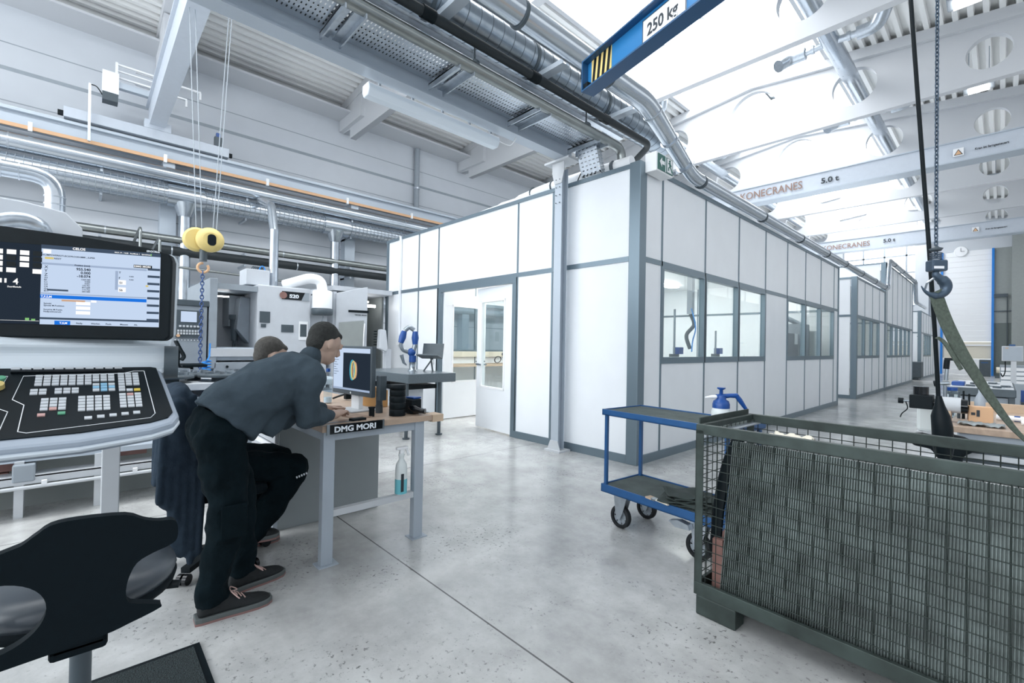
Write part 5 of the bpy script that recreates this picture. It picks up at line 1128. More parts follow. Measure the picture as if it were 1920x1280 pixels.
for k in range(6):
    nx, ny = 12, 10; w_, d_ = .34-.02*k, .22; cx, cy = -1.43+.03*math.sin(k*2.1), 2.98+.02*math.cos(k*1.7); rot = k*.35
    vs = []
    for j in range(ny+1):
        for i in range(nx+1):
            x = (i/nx-.5)*w_; y = (j/ny-.5)*d_; z = .312+.014*k+.010*math.sin(x*34+k)*math.cos(y*29+k*2)+.02*max(0, abs(x)/w_*2-.7)*math.sin(k*3)
            vs.append((cx+x*math.cos(rot*.4)-y*math.sin(rot*.4), cy+x*math.sin(rot*.4)+y*math.cos(rot*.4), z))
    o = MB().add(vs, [(j*(nx+1)+i, j*(nx+1)+i+1, (j+1)*(nx+1)+i+1, (j+1)*(nx+1)+i) for j in range(ny) for i in range(nx)], True).build('rag', 'rag', t)
    s_ = o.modifiers.new('solid', 'SOLIDIFY'); s_.thickness = .006
t = thing('paint_brush', 'flat paint brush with pale handle beside the rags', 'brush', (-1.62, 2.88, .31))
MB().tube([(-1.60, 2.865, .318), (-1.56, 2.85, .318), (-1.50, 2.835, .318)], [(.006, .014), (.006, .009), (.006, .011)], 10).build('handle', 'brush_white', t)
MB().box((-1.62, 2.87, .318), (.04, .045, .012), R(-15)).build('ferrule', 'steel', t); MB().box((-1.655, 2.88, .318), (.05, .05, .010), R(-15)).build('bristles', 'wood_pale', t)
# ================================================================ wire mesh crate
t = thing('mesh_crate', 'dark green grey wire mesh pallet crate in the right foreground', 'crate', (-.45, 2.65, 0))
CX = Matrix.Translation((-1.075, 2.31, 0)) @ Matrix.Rotation(R(-2.3), 4, 'Z')
CL, CW, CH = 1.36, .66, .965
def cb(*a): return MB().bx(*a)
MB().bx(0, CL, 0, .03, CH-.05, CH).bx(0, CL, CW-.03, CW, CH-.05, CH).bx(0, .03, .03, CW-.03, CH-.03, CH).bx(CL-.03, CL, 0, CW, CH-.05, CH).bx(0, .006, .03, CW-.03, CH-.03, CH+.03).T(CX).build('top_rim', 'crate', t, bevel=.003)
MB().bx(.03, .036, .03, CW-.03, CH-.05, CH-.044).bx(.03, .075, .03, CW-.03, CH-.05, CH-.045).T(CX).build('rim_lip', 'galv', t)
for x in (0, CL-.04):
    for y in (0, CW-.04): MB().bx(x, x+.04, y, y+.005, .12, CH-.03).bx(x if x == 0 else x+.035, x+.005 if x == 0 else x+.04, y, y+.04, .12, CH-.03).T(CX).build('corner_post', 'crate', t)
MB().bx(0, CL, -.004, .02, .10, .165).bx(0, CL, CW-.02, CW+.004, .10, .165).bx(0, .02, 0, CW, .10, .165).bx(CL-.02, CL, 0, CW, .10, .165).bx(0, CL, 0, CW, .10, .112).T(CX).build('base_frame', 'crate', t, bevel=.003)
for x in (0.01, CL-.24):
    for y in (.0, CW-.12): MB().bx(x, x+.20, y, y+.10, 0, .10).T(CX).build('foot', 'crate', t, bevel=.008)
m = MB(); n = int(CL/.052)
for i in range(1, n):
    x = i*CL/n
    for y in (.012, CW-.012): m.cyl((x, y, .15), (x, y, CH-.04), .0023, n=6, caps=False)
for j in range(1, 17):
    z = .15+j*(CH-.19)/17
    for y in (.009, CW-.009): m.cyl((.02, y, z), (CL-.02, y, z), .0023, n=6, caps=False)
    for x in (.01, CL-.01): m.cyl((x, .02, z), (x, CW-.02, z), .0023, n=6, caps=False)
for i in range(1, 12):
    y = i*CW/12
    for x in (.01, CL-.01): m.cyl((x, y, .15), (x, y, CH-.03), .0023, n=6, caps=False)
m.T(CX).build('wire_mesh', 'wire', t)
t = thing('finned_panel', 'ribbed aluminium panels standing inside the mesh crate', 'panel', (-.4, 2.5, .12))
for q in range(3):
    m = MB(); x0, x1 = .11+.02*q, CL-.05; n = int((x1-x0)/.0098); w_ = (x1-x0)/n; y0 = .045+q*.05; zt1 = CH-.075-.012*q; vs = []
    for z, dy in ((.115, 0), (zt1, .05)):
        for i in range(n):
            for u, dd in ((0, 0), (.42, 0), (.5, .011), (.92, .011)): vs.append((x0+(i+u)*w_+(.035 if z > .5 else 0)*(1-(i/n)), y0+dy+dd, z))
    k = 4*n; m.add(vs, [(i, i+1, k+i+1, k+i) for i in range(k-1)]); m.T(CX)
    o = m.build('ribbed_sheet', 'fin', t); s_ = o.modifiers.new('solid', 'SOLIDIFY'); s_.thickness = .001
t = thing('cover_strip', 'dark bent strip leaning in the left end of the mesh crate', 'strip', (-1.0, 2.4, .2))
MB().tube(smooth([(.06, .10, .30), (.07, .12, .55), (.10, .14, .75), (.15, .16, .90)]), [(.03, .006)]*19, 8).T(CX).build('strip', 'black', t)
t = thing('wood_block', 'reddish wooden block at the bottom of the mesh crate', 'block', (-1.0, 2.5, .12))
MB().box((.075, .2, .25), (.05, .25, .26), R(4)).T(CX).build('block', 'pallet_red', t)
t = thing('plastic_film', 'pale folded film lying on top of the panels in the crate', 'film', (-.75, 2.75, .9))
vs = []; nx, ny = 14, 8
for j in range(ny+1):
    for i in range(nx+1): vs.append((.25+i*.013, .25+j*.014, .915+.010*math.sin(i*1.1+j)+.008*math.cos(j*1.7)))
o = MB().add(vs, [(j*(nx+1)+i, j*(nx+1)+i+1, (j+1)*(nx+1)+i+1, (j+1)*(nx+1)+i) for j in range(ny) for i in range(nx)], True).T(CX).build('film', 'brush_white', t); o.modifiers.new('solid', 'SOLIDIFY').thickness = .003
t = thing('cable_scrap', 'thin curled cable scrap lying on the floor before the crate', 'scrap', (-.6, 1.75, 0))
MB().tube(smooth([(-.70, 1.70, .003), (-.66, 1.76, .004), (-.60, 1.78, .012), (-.56, 1.73, .006), (-.55, 1.66, .003)]), .0012, 5).build('wire', 'machine_dark', t)
# ================================================================ machines along the left side
XF = -8.5
t = thing('control_cabinet', 'tall grey machine control cabinet with a small lit screen', 'machine', (-8.7, 1.15, 0))
MB().bx(-9.2, XF, .93, 1.40, .05, 1.87).build('cabinet_body', 'machine_mid', t, bevel=.01)
MB().bx(-9.25, XF+.02, .91, 1.42, 1.87, 1.96).build('top_cover', 'machine_dark', t, bevel=.01)
p = MB().bx(XF, XF+.02, 1.0, 1.33, 1.38, 1.80).build('operator_panel', 'machine_dark', t)
MB().bx(XF+.02, XF+.028, 1.06, 1.26, 1.62, 1.78).build('screen', 'scr_light', p)
m = MB()
for k in range(8): m.bx(XF+.02, XF+.03, 1.02+.036*k, 1.045+.036*k, 1.43, 1.46).bx(XF+.02, XF+.03, 1.02+.036*k, 1.045+.036*k, 1.47, 1.50)
for k in range(6): m.bx(XF+.02, XF+.03, 1.04+.045*k, 1.07+.045*k, 1.54, 1.57)
m.build('button_block', 'key', p)
MB().cyl((XF+.02, 1.03, 1.41), (XF+.06, 1.03, 1.41), .022, n=12).build('knob', 'orange', p)
m = MB()
for k in range(9): m.cyl((XF, 1.0+.04*k, 1.345), (XF+.01, 1.0+.04*k, 1.345), .008, n=8)
m.build('indicator_row', 'white', t)
t = thing('swivel_chair', 'far black swivel chair standing in front of the control cabinet', 'chair', (-7.4, .98, 0))
MB().tube(smooth([(-7.42, .86, 1.36), (-7.42, .91, 1.25), (-7.42, .96, 1.14), (-7.42, .93, 1.08)]), [(.16, .02)]*19, 12).build('backrest', 'chair_black', t)
MB().bar((-7.42, .90, 1.30), (-7.42, .90, .99), .03).bar((-7.42, .90, .99), (-7.42, 1.05, .98), .04).build('back_bar', 'black', t)
MB().bx(-7.62, -7.2, .92, 1.22, .985, 1.025).build('seat', 'chair_black', t, bevel=.015)
MB().cyl((-7.41, 1.06, .45), (-7.41, 1.06, .98), .02, n=12).cyl((-7.41, 1.06, .45), (-7.41, 1.06, .80), .035, n=12).build('column', 'black', t)
m = MB()
for k in range(5): a = R(72*k); m.bar((-7.41, 1.06, .1), (-7.41+.27*math.cos(a), 1.06+.27*math.sin(a), .05), .05, .04)
m.cyl((-7.41, 1.06, .05), (-7.41, 1.06, .45), .02, n=10); m.build('star_base', 'black', t); t.location = (-7.95, 1.06, 0); t.scale = (.98, .98, .98)
t = thing('milling_machine', 'grey milling machine with open work space and printed white side panel', 'machine', (-9.3, 2.2, 0))
MB().bx(-10.6, XF, 2.10, 2.97, .55, 2.30).build('side_panel', 'machine', t, bevel=.02, label='large pale panel with the number plate')
MB().bx(-10.6, XF+.02, 1.42, 1.53, .9, 2.33).build('left_door_frame', 'machine_mid', t, bevel=.01)
MB().bx(-10.6, XF, 1.53, 2.10, 2.17, 2.26).build('top_frame', 'machine_mid', t)
MB().bx(-9.9, -9.8, 1.53, 2.10, .9, 2.17).build('back_wall', 'machine', t)
MB().bx(-10.4, -9.3, 1.53, 1.56, 1.3, 2.17).build('inner_wall', 'machine', t)
MB().bx(-9.9, -9.3, 1.85, 2.10, 1.6, 2.15).prism([(1.9, 1.55), (2.1, 1.3), (2.1, 2.1), (1.95, 2.1)], (-9.3, 0, 0), (0, 1, 0), (0, 0, 1), .35).build('spindle_head', 'machine_mid', t, bevel=.01)
MB().cyl((-9.2, 1.92, 1.35), (-9.2, 1.92, 1.75), .05, .07, 16).cyl((-9.2, 1.92, 1.72), (-9.2, 1.92, 1.8), .09, n=16).cyl((-9.2, 1.92, 1.2), (-9.2, 1.92, 1.35), .02, n=10).build('spindle', 'machine_dark', t)
MB().bx(-9.0, -8.95, 1.54, 1.78, 2.08, 2.1).build('work_lamp', 'led', t)
MB().bx(-10.4, XF-.05, 1.53, 2.12, 1.03, 1.24).build('sill', 'rail_grey', t); MB().bx(XF-.05, XF+.03, 1.45, 2.15, 1.09, 1.22).build('front_ledge', 'paint_grey', t, bevel=.005)
MB().bx(XF-.3, XF+.02, 1.50, 2.25, .80, 1.0).build('chip_tray', 'machine_mid', t, bevel=.01); MB().cyl((XF+.02, 1.68, .93), (XF+.035, 1.68, .93), .02, n=10).build('tray_hole', 'black', t)
MB().bx(-10.6, -8.6, 1.45, 2.95, .0, .8).build('machine_base', 'machine_dark', t)
MB().bx(XF, XF+.008, 2.48, 2.93, 2.08, 2.22).build('number_plate', 'black_gloss', t); text('S20', .085, (XF+.01, 2.60, 2.115), (0, 1, 0), (0, 0, 1), 'white_text', t, bold=.04, sx=1.25)
MB().cyl((XF+.008, 2.50, 2.15), (XF+.014, 2.50, 2.15), .06, n=20).build('round_badge', 'pallet_red', t)
MB().prism([(2.80, 2.08), (2.93, 2.08), (2.93, 2.22), (2.86, 2.22)], (XF+.012, 0, 0), (0, 1, 0), (0, 0, 1), .003).build('plate_corner', 'machine_mid', t)
for q in ((2.14, 2.30, 1.66, 1.85), (2.16, 2.24, 1.58, 1.64), (2.48, 2.68, 1.51, 1.64)): MB().bx(XF, XF+.008, *q).build('dark_sticker', 'machine_dark', t)
MB().bx(XF, XF+.008, 2.77, 2.92, 1.38, 1.71).build('poster', 'white', t); MB().bx(XF+.008, XF+.011, 2.79, 2.90, 1.44, 1.66).build('poster_picture', 'machine_dark', t)
MB().bx(-9.2, -8.75, 1.98, 2.35, 2.31, 2.58).build('electric_box', 'machine', t, bevel=.01)
m = MB()
for k in range(6): m.tube(arc((-8.95, 2.14+.03*k, 2.58), .07, 0, 180, 10, (0, .5, 0), (0, 0, 1)), .01, 6)
m.build('cable_loops', 'machine_dark', t); MB().tube(arc((-8.92, 2.27, 2.58), .09, 0, 180, 10, (0, .5, 0), (0, 0, 1)), .01, 6).build('hose_loop', 'air_blue', t)
MB().cyl((-8.95, 2.46, 2.30), (-8.95, 2.46, 3.35), .075, n=18).cyl((-8.95, 2.46, 2.45), (-8.95, 2.46, 2.47), .08, n=18).build('vent_pipe', 'duct', t)
MB().tube(bend([(-8.95, 2.46, 3.3), (-9.4, 2.52, 3.9), (-14.6, 3.6, 5.4)], .2), .075, 16).build('vent_branch', 'duct', t)
t = thing('mist_filter', 'white and grey cylindrical filter with a bent pipe beside the milling machine', 'filter', (-8.5, 3.15, 1.85))
MB().lathe([(.16, 1.84), (.185, 1.85), (.185, 1.95), (.17, 1.96)], (-8.45, 3.15, 0), 28).build('base_ring', 'machine_dark', t)
MB().lathe([(.17, 1.96), (.17, 2.26), (.16, 2.28)], (-8.45, 3.15, 0), 28).build('drum', 'white', t)
MB().tube(bend([(-8.45, 3.15, 2.26), (-8.45, 3.12, 2.46), (-8.5, 2.95, 2.50), (-8.8, 2.6, 2.36)], .12), [.09]*18, 18).build('elbow_pipe', 'white', t)
MB().tube(smooth([(-8.45, 3.17, 1.85), (-8.45, 3.16, 1.75), (-8.45, 3.08, 1.62), (-8.5, 2.98, 1.5)]), .012, 8).build('drain_hose', 'machine_mid', t)
MB().bx(-8.75, -8.60, 3.0, 3.3, 0, 1.84).build('stand', 'machine', t)
t = thing('machining_centre', 'large pale machining centre with sliding door and dark recess by the cabin', 'machine', (-9.3, 3.8, 0))
MB().bx(-10.8, -8.52, 3.38, 3.44, 0, 2.3).bx(-10.8, -8.55, 3.38, 4.6, 2.33, 2.42).build('frame', 'machine', t)
MB().prism([(0, 0), (.58, 0), (.58, 2.41), (.04, 2.26), (0, 2.24)], (-8.52, 3.42, 0.02), (.14, .99, 0), (0, 0, 1), .06).build('sliding_door', 'machine', t, bevel=.008)
MB().prism([(.04, .4), (.50, .4), (.50, 1.76), (.04, 1.70)], (-8.44, 3.42, 0.02), (.14, .99, 0), (0, 0, 1), .004).build('door_window', 'wall_mid', t)
MB().tube(smooth([(-8.37, 3.93, 1.72), (-8.33, 3.90, 1.45), (-8.33, 3.90, 1.0), (-8.37, 3.93, .7)]), .013, 8).build('door_handle', 'white', t)
MB().prism([(.20, 1.90), (.585, 1.90), (.585, 1.95), (.20, 1.945)], (-8.43, 3.42, 0.02), (.14, .99, 0), (0, 0, 1), .006).build('name_strip', 'black', t)
text('DMU 65', .055, (-8.405, 3.64, 1.925), (.14, .99, 0), (0, 0, 1), 'white_text', t, bold=.03, sx=1.1); text('DECKEL MAHO', .03, (-8.41, 3.75, 1.87), (.14, .99, 0), (0, 0, 1), 'dark_text', t, bold=.03, sx=1.1)
MB().bx(-10.0, -9.95, 3.4, 4.6, 0, 2.32).bx(-10.0, -8.92, 4.56, 4.60, 0, 2.32).build('recess_wall', 'wall_mid', t)
MB().bx(-9.95, -8.7, 4.0, 4.55, 0, .8).build('machine_bed', 'machine_mid', t)
MB().cyl((-9.0, 4.15, 2.12), (-9.0, 4.45, 2.12), .03, n=10).cyl((-9.0, 4.15, 2.2), (-9.0, 4.3, 2.2), .02, n=10).build('work_lamp', 'led', t)
MB().prism([(0, 0), (.12, -.05), (.16, .0), (.12, .34), (.02, .36)], (-8.1, 4.05, 1.25), (.3, .95, 0), (0, 0, 1), .3).build('operator_panel', 'machine', t, bevel=.01)
MB().bx(-8.0, -7.9, 4.15, 4.25, .5, 1.25).build('panel_arm', 'machine', t)
for k in range(6): MB().box((-8.1, 4.02, 1.32+.05*k), (.05, .04, .02)).build('button', 'black', t)
# granite table with the measuring arm
t = thing('granite_table', 'dark granite measuring table in front of the cabin', 'table', (-6.1, 3.6, 0))
MB().bx(-7.1, -5.55, 3.25, 4.05, .80, .93).build('slab', 'stone', t, bevel=.008)
MB().bx(-6.9, -5.9, 3.35, 3.95, .68, .74).build('frame', 'black', t)
for x in (-6.85, -5.75):
    for y in (3.35, 3.9): MB().cyl((x, y, .02), (x, y, .80), .025, n=10).cyl((x, y, 0), (x, y, .02), .05, n=12).build('leg', 'machine_dark', t)
MB().bx(-6.7, -6.2, 3.4, 3.9, .2, .66).build('base_box', 'machine', t)
t = thing('measuring_instrument', 'blue and silver articulated measuring arm folded upright', 'instrument', (-6.2, 3.7, .93))
MB().lathe([(.07, .93), (.07, .95), (.05, .955), (.05, 1.06), (.055, 1.07)], (-6.2, 3.7, 0), 20).build('base', 'steel', t)
MB().tube([(-6.2, 3.7, 1.07), (-6.2, 3.7, 1.17)], .055, 16).ball((-6.2, 3.68, 1.22), .065, 14).build('shoulder', 'plastic_blue', t)
MB().tube(smooth([(-6.22, 3.64, 1.22), (-6.24, 3.55, 1.26), (-6.25, 3.52, 1.36)]), .03, 12).tube([(-6.18, 3.7, 1.24), (-6.17, 3.72, 1.34)], .035, 12).tube(smooth([(-6.24, 3.58, 1.55), (-6.21, 3.64, 1.60), (-6.17, 3.70, 1.56)]), .035, 12).build('joint', 'steel', t)
for a, b in (((-6.25, 3.52, 1.36), (-6.24, 3.57, 1.54)), ((-6.17, 3.72, 1.34), (-6.17, 3.72, 1.54))): MB().tube([a, Vector(a).lerp(Vector(b), .5), b], [.04, .055, .04], 14).build('arm_segment', 'plastic_blue', t)
MB().tube([(-6.24, 3.53, 1.18), (-6.22, 3.56, 1.06), (-6.2, 3.6, 1.02)], [.03, .02, .008], 10).build('probe', 'steel', t)
MB().bar((-6.12, 3.85, .93), (-6.0, 3.95, 1.15), .02).bar((-6.05, 3.97, .93), (-6.0, 3.9, 1.15), .02).build('laptop_stand', 'machine_dark', t)
t = thing('laptop', 'open black laptop on the stand beside the measuring arm', 'laptop', (-6.0, 3.85, 1.15))
T = Matrix.Translation((-5.98, 3.86, 1.16)) @ Matrix.Rotation(R(35), 4, 'Z') @ Matrix.Rotation(R(-14), 4, 'X')
MB().box((0, 0, 0), (.34, .24, .02)).T(T).build('base', 'machine_dark', t, bevel=.003); MB().box((0, .12, .12), (.34, .012, .23)).T(T).build('display_lid', 'machine_dark', t, bevel=.003)
# yellow hoist bottom block with ropes
t = thing('hoist_block', 'yellow crane hoist block hanging on four wire ropes', 'hoist', (-8.27, 1.3, 2.84))
c = Vector((-8.27, 1.3, 2.86))
MB().lathe([(.10, -.10), (.17, -.08), (.18, -.04), (.18, .02), (.15, .04)], c+Vector((-.02, -.09, 0)), 28, 'X').build('sheave_cover', 'yellow', t)
MB().lathe([(.12, -.04), (.18, -.03), (.185, .04), (.17, .09), (.10, .11)], c+Vector((.06, .06, 0)), 28, 'X').build('sheave_cover', 'yellow', t)
MB().prism(rr(.11, .17, .05), c+Vector((.165, .07, -.01)), (0, 1, 0), (0, 0, 1), .01).build('rating_plate', 'black', t)
MB().tube([c+Vector((.02, -.01, -.15)), c+Vector((.02, -.01, -.32))], .05, 12).build('hook_shank', 'machine_dark', t)
MB().tube(arc(c+Vector((.02, -.01, -.42)), .07, 90, 400, 16, (0, 1, 0), (0, 0, 1)), .018, 8).build('hook', 'orange', t)
MB().bx(-9.5, -8.3, 1.05, 1.5, 7.4, 7.75).build('trolley', 'crane_grey', t)
for dx, dy, ex, ey in ((-.1, -.09, -.95, -.16), (-.08, -.02, -.95, -.08), (.05, .10, -.85, .43), (.08, .14, -.83, .47)): MB().cyl(c+Vector((dx, dy, .15)), (c.x+ex, c.y+ey, 7.4), .007, n=6).build('wire_rope', 'machine_mid', t)
t = thing('chain_sling', 'blue lifting chain hanging down from the yellow hoist block', 'chain', (-8.25, 1.28, 2.35))
m = MB(); z = 2.36; k = 0
while z > .75:
    cc = Vector((-8.25-.03*(2.36-z), 1.285-.0*(2.36-z), z)); a = Vector((0, 1, 0)) if k % 2 else Vector((1, 0, 0))
    m.tube([cc+a*.022*math.cos(R(q))+Vector((0, 0, .036*math.sin(R(q)))) for q in range(0, 360, 45)], .008, 5, closed=True); z -= .052; k += 1
m.build('chain', 'chain_blue', t)
t = thing('coiled_air_hose', 'bright blue coiled air hose hanging beside the milling machine', 'hose', (-8.3, 1.42, .9))
m = MB(); pts = [(-8.35, 1.42, 1.3), (-8.32, 1.41, 1.1)]
for k in range(90): a = k*40; pts.append((-8.3+.05*math.cos(R(a)), 1.37+.055*math.sin(R(a)), 1.04-.005*k))
m.tube(pts, .012, 6); m.build('hose', 'air_blue', t)
# fixture bench with rotary discs, seen between console and worker
t = thing('fixture_bench', 'pale steel bench with round fixture plates behind the console', 'bench', (-6.6, 1.1, 0))
MB().bx(-7.6, -6.2, .3, 2.6, .78, .86).build('bench_top', 'paint_grey', t, bevel=.01)
MB().bx(-7.5, -6.25, .35, 2.55, .6, .70).build('rail', 'rail_grey', t)
MB().bx(-7.4, -6.3, .4, 2.5, .0, .58).build('cabinet', 'machine_mid', t)
for k, (x, y) in enumerate(((-6.75, .98), (-6.8, 1.55), (-6.4, .72), (-6.45, 1.2))):
    f_ = thing('fixture_plate', ['round clamping fixture on the bench under the blue chain', 'round clamping fixture, the right rear one', 'round clamping fixture, the front left one', 'round clamping fixture, the front right one'][k], 'fixture', (x, y, .86), group='clamping fixtures')
    z = .86
    MB().lathe([(.08, z), (.08, z+.05), (.22, z+.052), (.22, z+.085), (.20, z+.09)], (x, y, 0), 28).build('disc', 'machine_dark', f_)
    m = MB()
    for q in range(6): a = R(60*q); m.box((x+.13*math.cos(a), y+.13*math.sin(a), z+.105), (.09, .03, .03), a)
    m.build('clamp_jaw', 'steel', f_)
# rail system low at the left
t = thing('pallet_rail', 'long low white steel rail frame running behind the console', 'rail', (-5, .5, 0))
MB().bx(-5.02, -4.96, -3.5, 2.2, .25, .31).bx(-5.12, -4.96, -3.5, 2.2, .30, .315).build('front_rail', 'paint_grey', t)
MB().cyl((-4.92, -3.5, .235), (-4.92, 2.2, .235), .014, n=10).build('front_tube', 'paint_grey', t)
MB().bx(-5.35, -5.0, -3.5, 2.2, .41, .45).build('upper_rail', 'rail_grey', t)
for y in (-1.5, -.36, .08, 1.4): MB().bx(-5.1, -4.98, y, y+.05, .0, .42).build('post', 'paint_grey', t)
for y in (-.8, -.2, .33): MB().box((-4.925, y, .26), (.03, .03, .03)).build('clip', 'white', t)
MB().bx(-5.1, -4.95, -.37, -.25, .27, .40).build('box', 'machine_mid', t, bevel=.01)
MB().bx(-5.5, -5.3, -3.5, 2.2, .0, .38).build('channel', 'wall_mid', t)
for k, (y0, y1, z) in enumerate(((-1.2, -.36, .33), (-1.2, -.40, .26), (.16, .42, .35))):
    q = thing('timber_beam', ['reddish timber at the far left, upper', 'reddish timber at the far left, lower', 'reddish timber between the console post and the jacket'][k], 'timber', (-5.2, y0, z), group='square timbers')
    MB().bx(-5.2, -5.12, y0, y1, z, z+.06).build('timber', 'pallet_red', q, bevel=.004)
for k, (z, mt, nm) in enumerate(((.16, 'blue', 'blue'), (.27, 'key_green', 'green'), (.38, 'paint_grey', 'grey'), (.50, 'blue', 'upper blue'))):
    q = thing('stacking_tray', nm+' tray in the pile on the small cart behind the jacket', 'tray', (-6.0, .75, z), group='trays on the small cart')
    MB().bx(-6.4, -5.7, .52, 1.0, z, z+.02).bx(-5.72, -5.7, .52, 1.0, z, z+.09).bx(-6.4, -6.38, .52, 1.0, z, z+.09).bx(-6.4, -5.7, .52, .54, z, z+.09).bx(-6.4, -5.7, .98, 1.0, z, z+.09).build('tray', mt, q)
q = thing('small_cart', 'small wheeled cart carrying the tray pile', 'cart', (-6.0, .75, 0))
MB().bx(-6.42, -5.68, .50, 1.02, .12, .155).build('deck', 'blue', q)
for y in (.58, .94):
    for x in (-6.3, -5.76): MB().lathe([(.02, -.015), (.06, -.015), (.06, .015), (.02, .015)], (x, y, .06), 20, 'X').build('wheel', 'rubber', q)
# hood and ducts behind the console
t = thing('machine_hood', 'pale machine hood with silver elbow duct, rising behind the console screen', 'machine', (-6, -.6, 0))
MB().prism([(-2.2, 0), (-.03, 0), (-.03, 2.31), (-.14, 2.43), (-.40, 2.47), (-2.2, 2.5)], (-5.52, 0, 0), (0, 1, 0), (0, 0, 1), -1.4).build('hood', 'machine', t, bevel=.01)
MB().tube(bend([(-5.9, -.22, 2.40), (-5.9, -.22, 2.80), (-5.9, -1.6, 2.80)], .17, 6), .07, 20).build('elbow_duct', 'duct', t)
m = MB()
for z in (2.55, 2.62): m.cyl((-5.9, -.22, z), (-5.9, -.22, z+.01), .075, n=20)
for y in (-.45, -.56, -.67): m.cyl((-5.9, y, 2.80), (-5.9, y+.01, 2.80), .076, n=20)
m.build('duct_ring', 'galv', t)
MB().tube(smooth([(-5.3, -1.2, 2.05), (-5.3, -.65, 2.18), (-5.3, -.42, 2.27), (-5.35, -.30, 2.26), (-5.5, -.26, 2.2)]), .06, 16).build('flexible_duct', 'galv', t)
# ================================================================ workplace right of the crate
t = thing('assembly_table', 'wood topped table on aluminium profiles behind the mesh crate', 'table', (.6, 5, 0))
MB().bx(-.26, 2.0, 4.30, 5.75, .82, .86).build('table_top', 'wood_top', t, bevel=.003)
MB().bx(-.2, 2.0, 5.70, 5.75, .86, .93).build('back_board', 'wood_pale', t)
MB().bx(-.20, 2.0, 4.34, 4.38, .70, .82).build('front_profile', 'bench_grey', t)
m = MB()
for z in (.56, .62, .68): m.bx(-.24, 2.0, 4.31, 4.37, z-.02, z+.012)
m.build('aluminium_profile', 'paint_grey', t, bevel=.004); MB().bx(-.24, 2.0, 4.33, 4.37, .54, .7).build('profile_groove', 'machine_dark', t)
for x in (-.15, 1.7):
    for y in (4.4, 5.6): MB().bx(x, x+.05, y, y+.05, 0, .82).build('leg', 'paint_grey', t)
MB().cyl((.02, 4.335, .76), (.02, 4.33, .76), .014, n=12).build('bolt', 'steel', t)
t = thing('camera_assembly', 'black and silver tube instrument mounted at the table corner', 'instrument', (-.4, 4.55, .95))
MB().bx(-.475, -.345, 4.5, 4.64, .94, 1.04).build('housing', 'black', t, bevel=.006)
MB().cyl((-.415, 4.57, 1.04), (-.415, 4.57, 1.10), .045, n=24).build('cap', 'black_gloss', t)
MB().cyl((-.345, 4.57, .985), (-.31, 4.57, .985), .03, n=18).build('ring', 'black_gloss', t); MB().cyl((-.20, 4.57, .975), (-.165, 4.57, .975), .05, n=24).build('ring', 'black_gloss', t)
MB().cyl((-.32, 4.57, .98), (-.20, 4.57, .98), .055, n=24).build('tube', 'paint_grey', t)
MB().cyl((-.52, 4.57, .985), (-.475, 4.57, .985), .008, n=8).build('shaft', 'steel', t); MB().cyl((-.545, 4.57, .985), (-.515, 4.57, .985), .022, n=16).build('knob', 'black', t)
MB().tube(smooth([(-.50, 4.56, .98), (-.49, 4.56, .93), (-.52, 4.55, .89), (-.53, 4.55, .86)]), .004, 5).build('cable', 'black', t)
MB().bx(-.33, -.25, 4.52, 4.62, .86, .94).build('mount', 'wood_pale', t)
t = thing('canister', 'white plastic canister behind the pendant control', 'canister', (-.4, 4.75, .7))
MB().box((-.38, 4.86, .85), (.16, .14, .22)).build('body', 'bottle_white', t, bevel=.02); MB().bx(-.46, -.28, 4.78, 4.95, .70, .74).bx(-.42, -.26, 4.80, 4.92, .66, .80).build('shelf', 'paint_grey', t)
t = thing('yellow_box', 'small yellow packing box with dark print on the table', 'box', (-.13, 4.6, .86))
MB().box((-.105, 4.62, .925), (.12, .09, .11), R(5)).build('box', 'orange', t, bevel=.002); MB().box((-.115, 4.572, .935), (.016, .003, .045), R(5)).box((-.14, 4.57, .93), (.02, .003, .018), R(5)).build('print', 'dark_text', t)
t = thing('cleaning_cloth', 'crumpled grey green cloth lying before the yellow box', 'cloth', (-.1, 4.45, .86))
vs = []; nx, ny = 14, 8
for j in range(ny+1):
    for i in range(nx+1): vs.append((-.21+i*.016, 4.40+j*.016, .868+.012*abs(math.sin(i*1.3+j*.8))+.008*math.sin(j*2+i)))
o = MB().add(vs, [(j*(nx+1)+i, j*(nx+1)+i+1, (j+1)*(nx+1)+i+1, (j+1)*(nx+1)+i) for j in range(ny) for i in range(nx)], True).build('cloth', 'cabinet', t); o.modifiers.new('solid', 'SOLIDIFY').thickness = .003
for k in range(2):
    t = thing('paper_roll', ['long white roll lying on the table, rear one with blue band', 'long white roll lying on the table, front one'][k], 'roll', (.1, 4.9-.2*k, .88), group='white rolls')
    MB().cyl((-.03+.12*k, 4.95-.22*k, .885), (.5, 4.9-.2*k, .885), .02, n=14).build('roll', 'white', t)
    if k == 0: MB().cyl((.06, 4.943, .885), (.09, 4.94, .885), .021, n=14).build('band', 'plastic_blue', t)
t = thing('bottle', 'round clear bottle with blue lid behind the instrument', 'bottle', (-.27, 4.95, .86))
MB().lathe([(.05, .86), (.055, .88), (.055, 1.0), (.045, 1.04), (.03, 1.06)], (-.27, 4.98, 0), 20).build('bottle', 'plastic_clear', t); MB().lathe([(.034, 1.06), (.034, 1.085)], (-.27, 4.98, 0), 16).build('lid', 'plastic_blue', t)
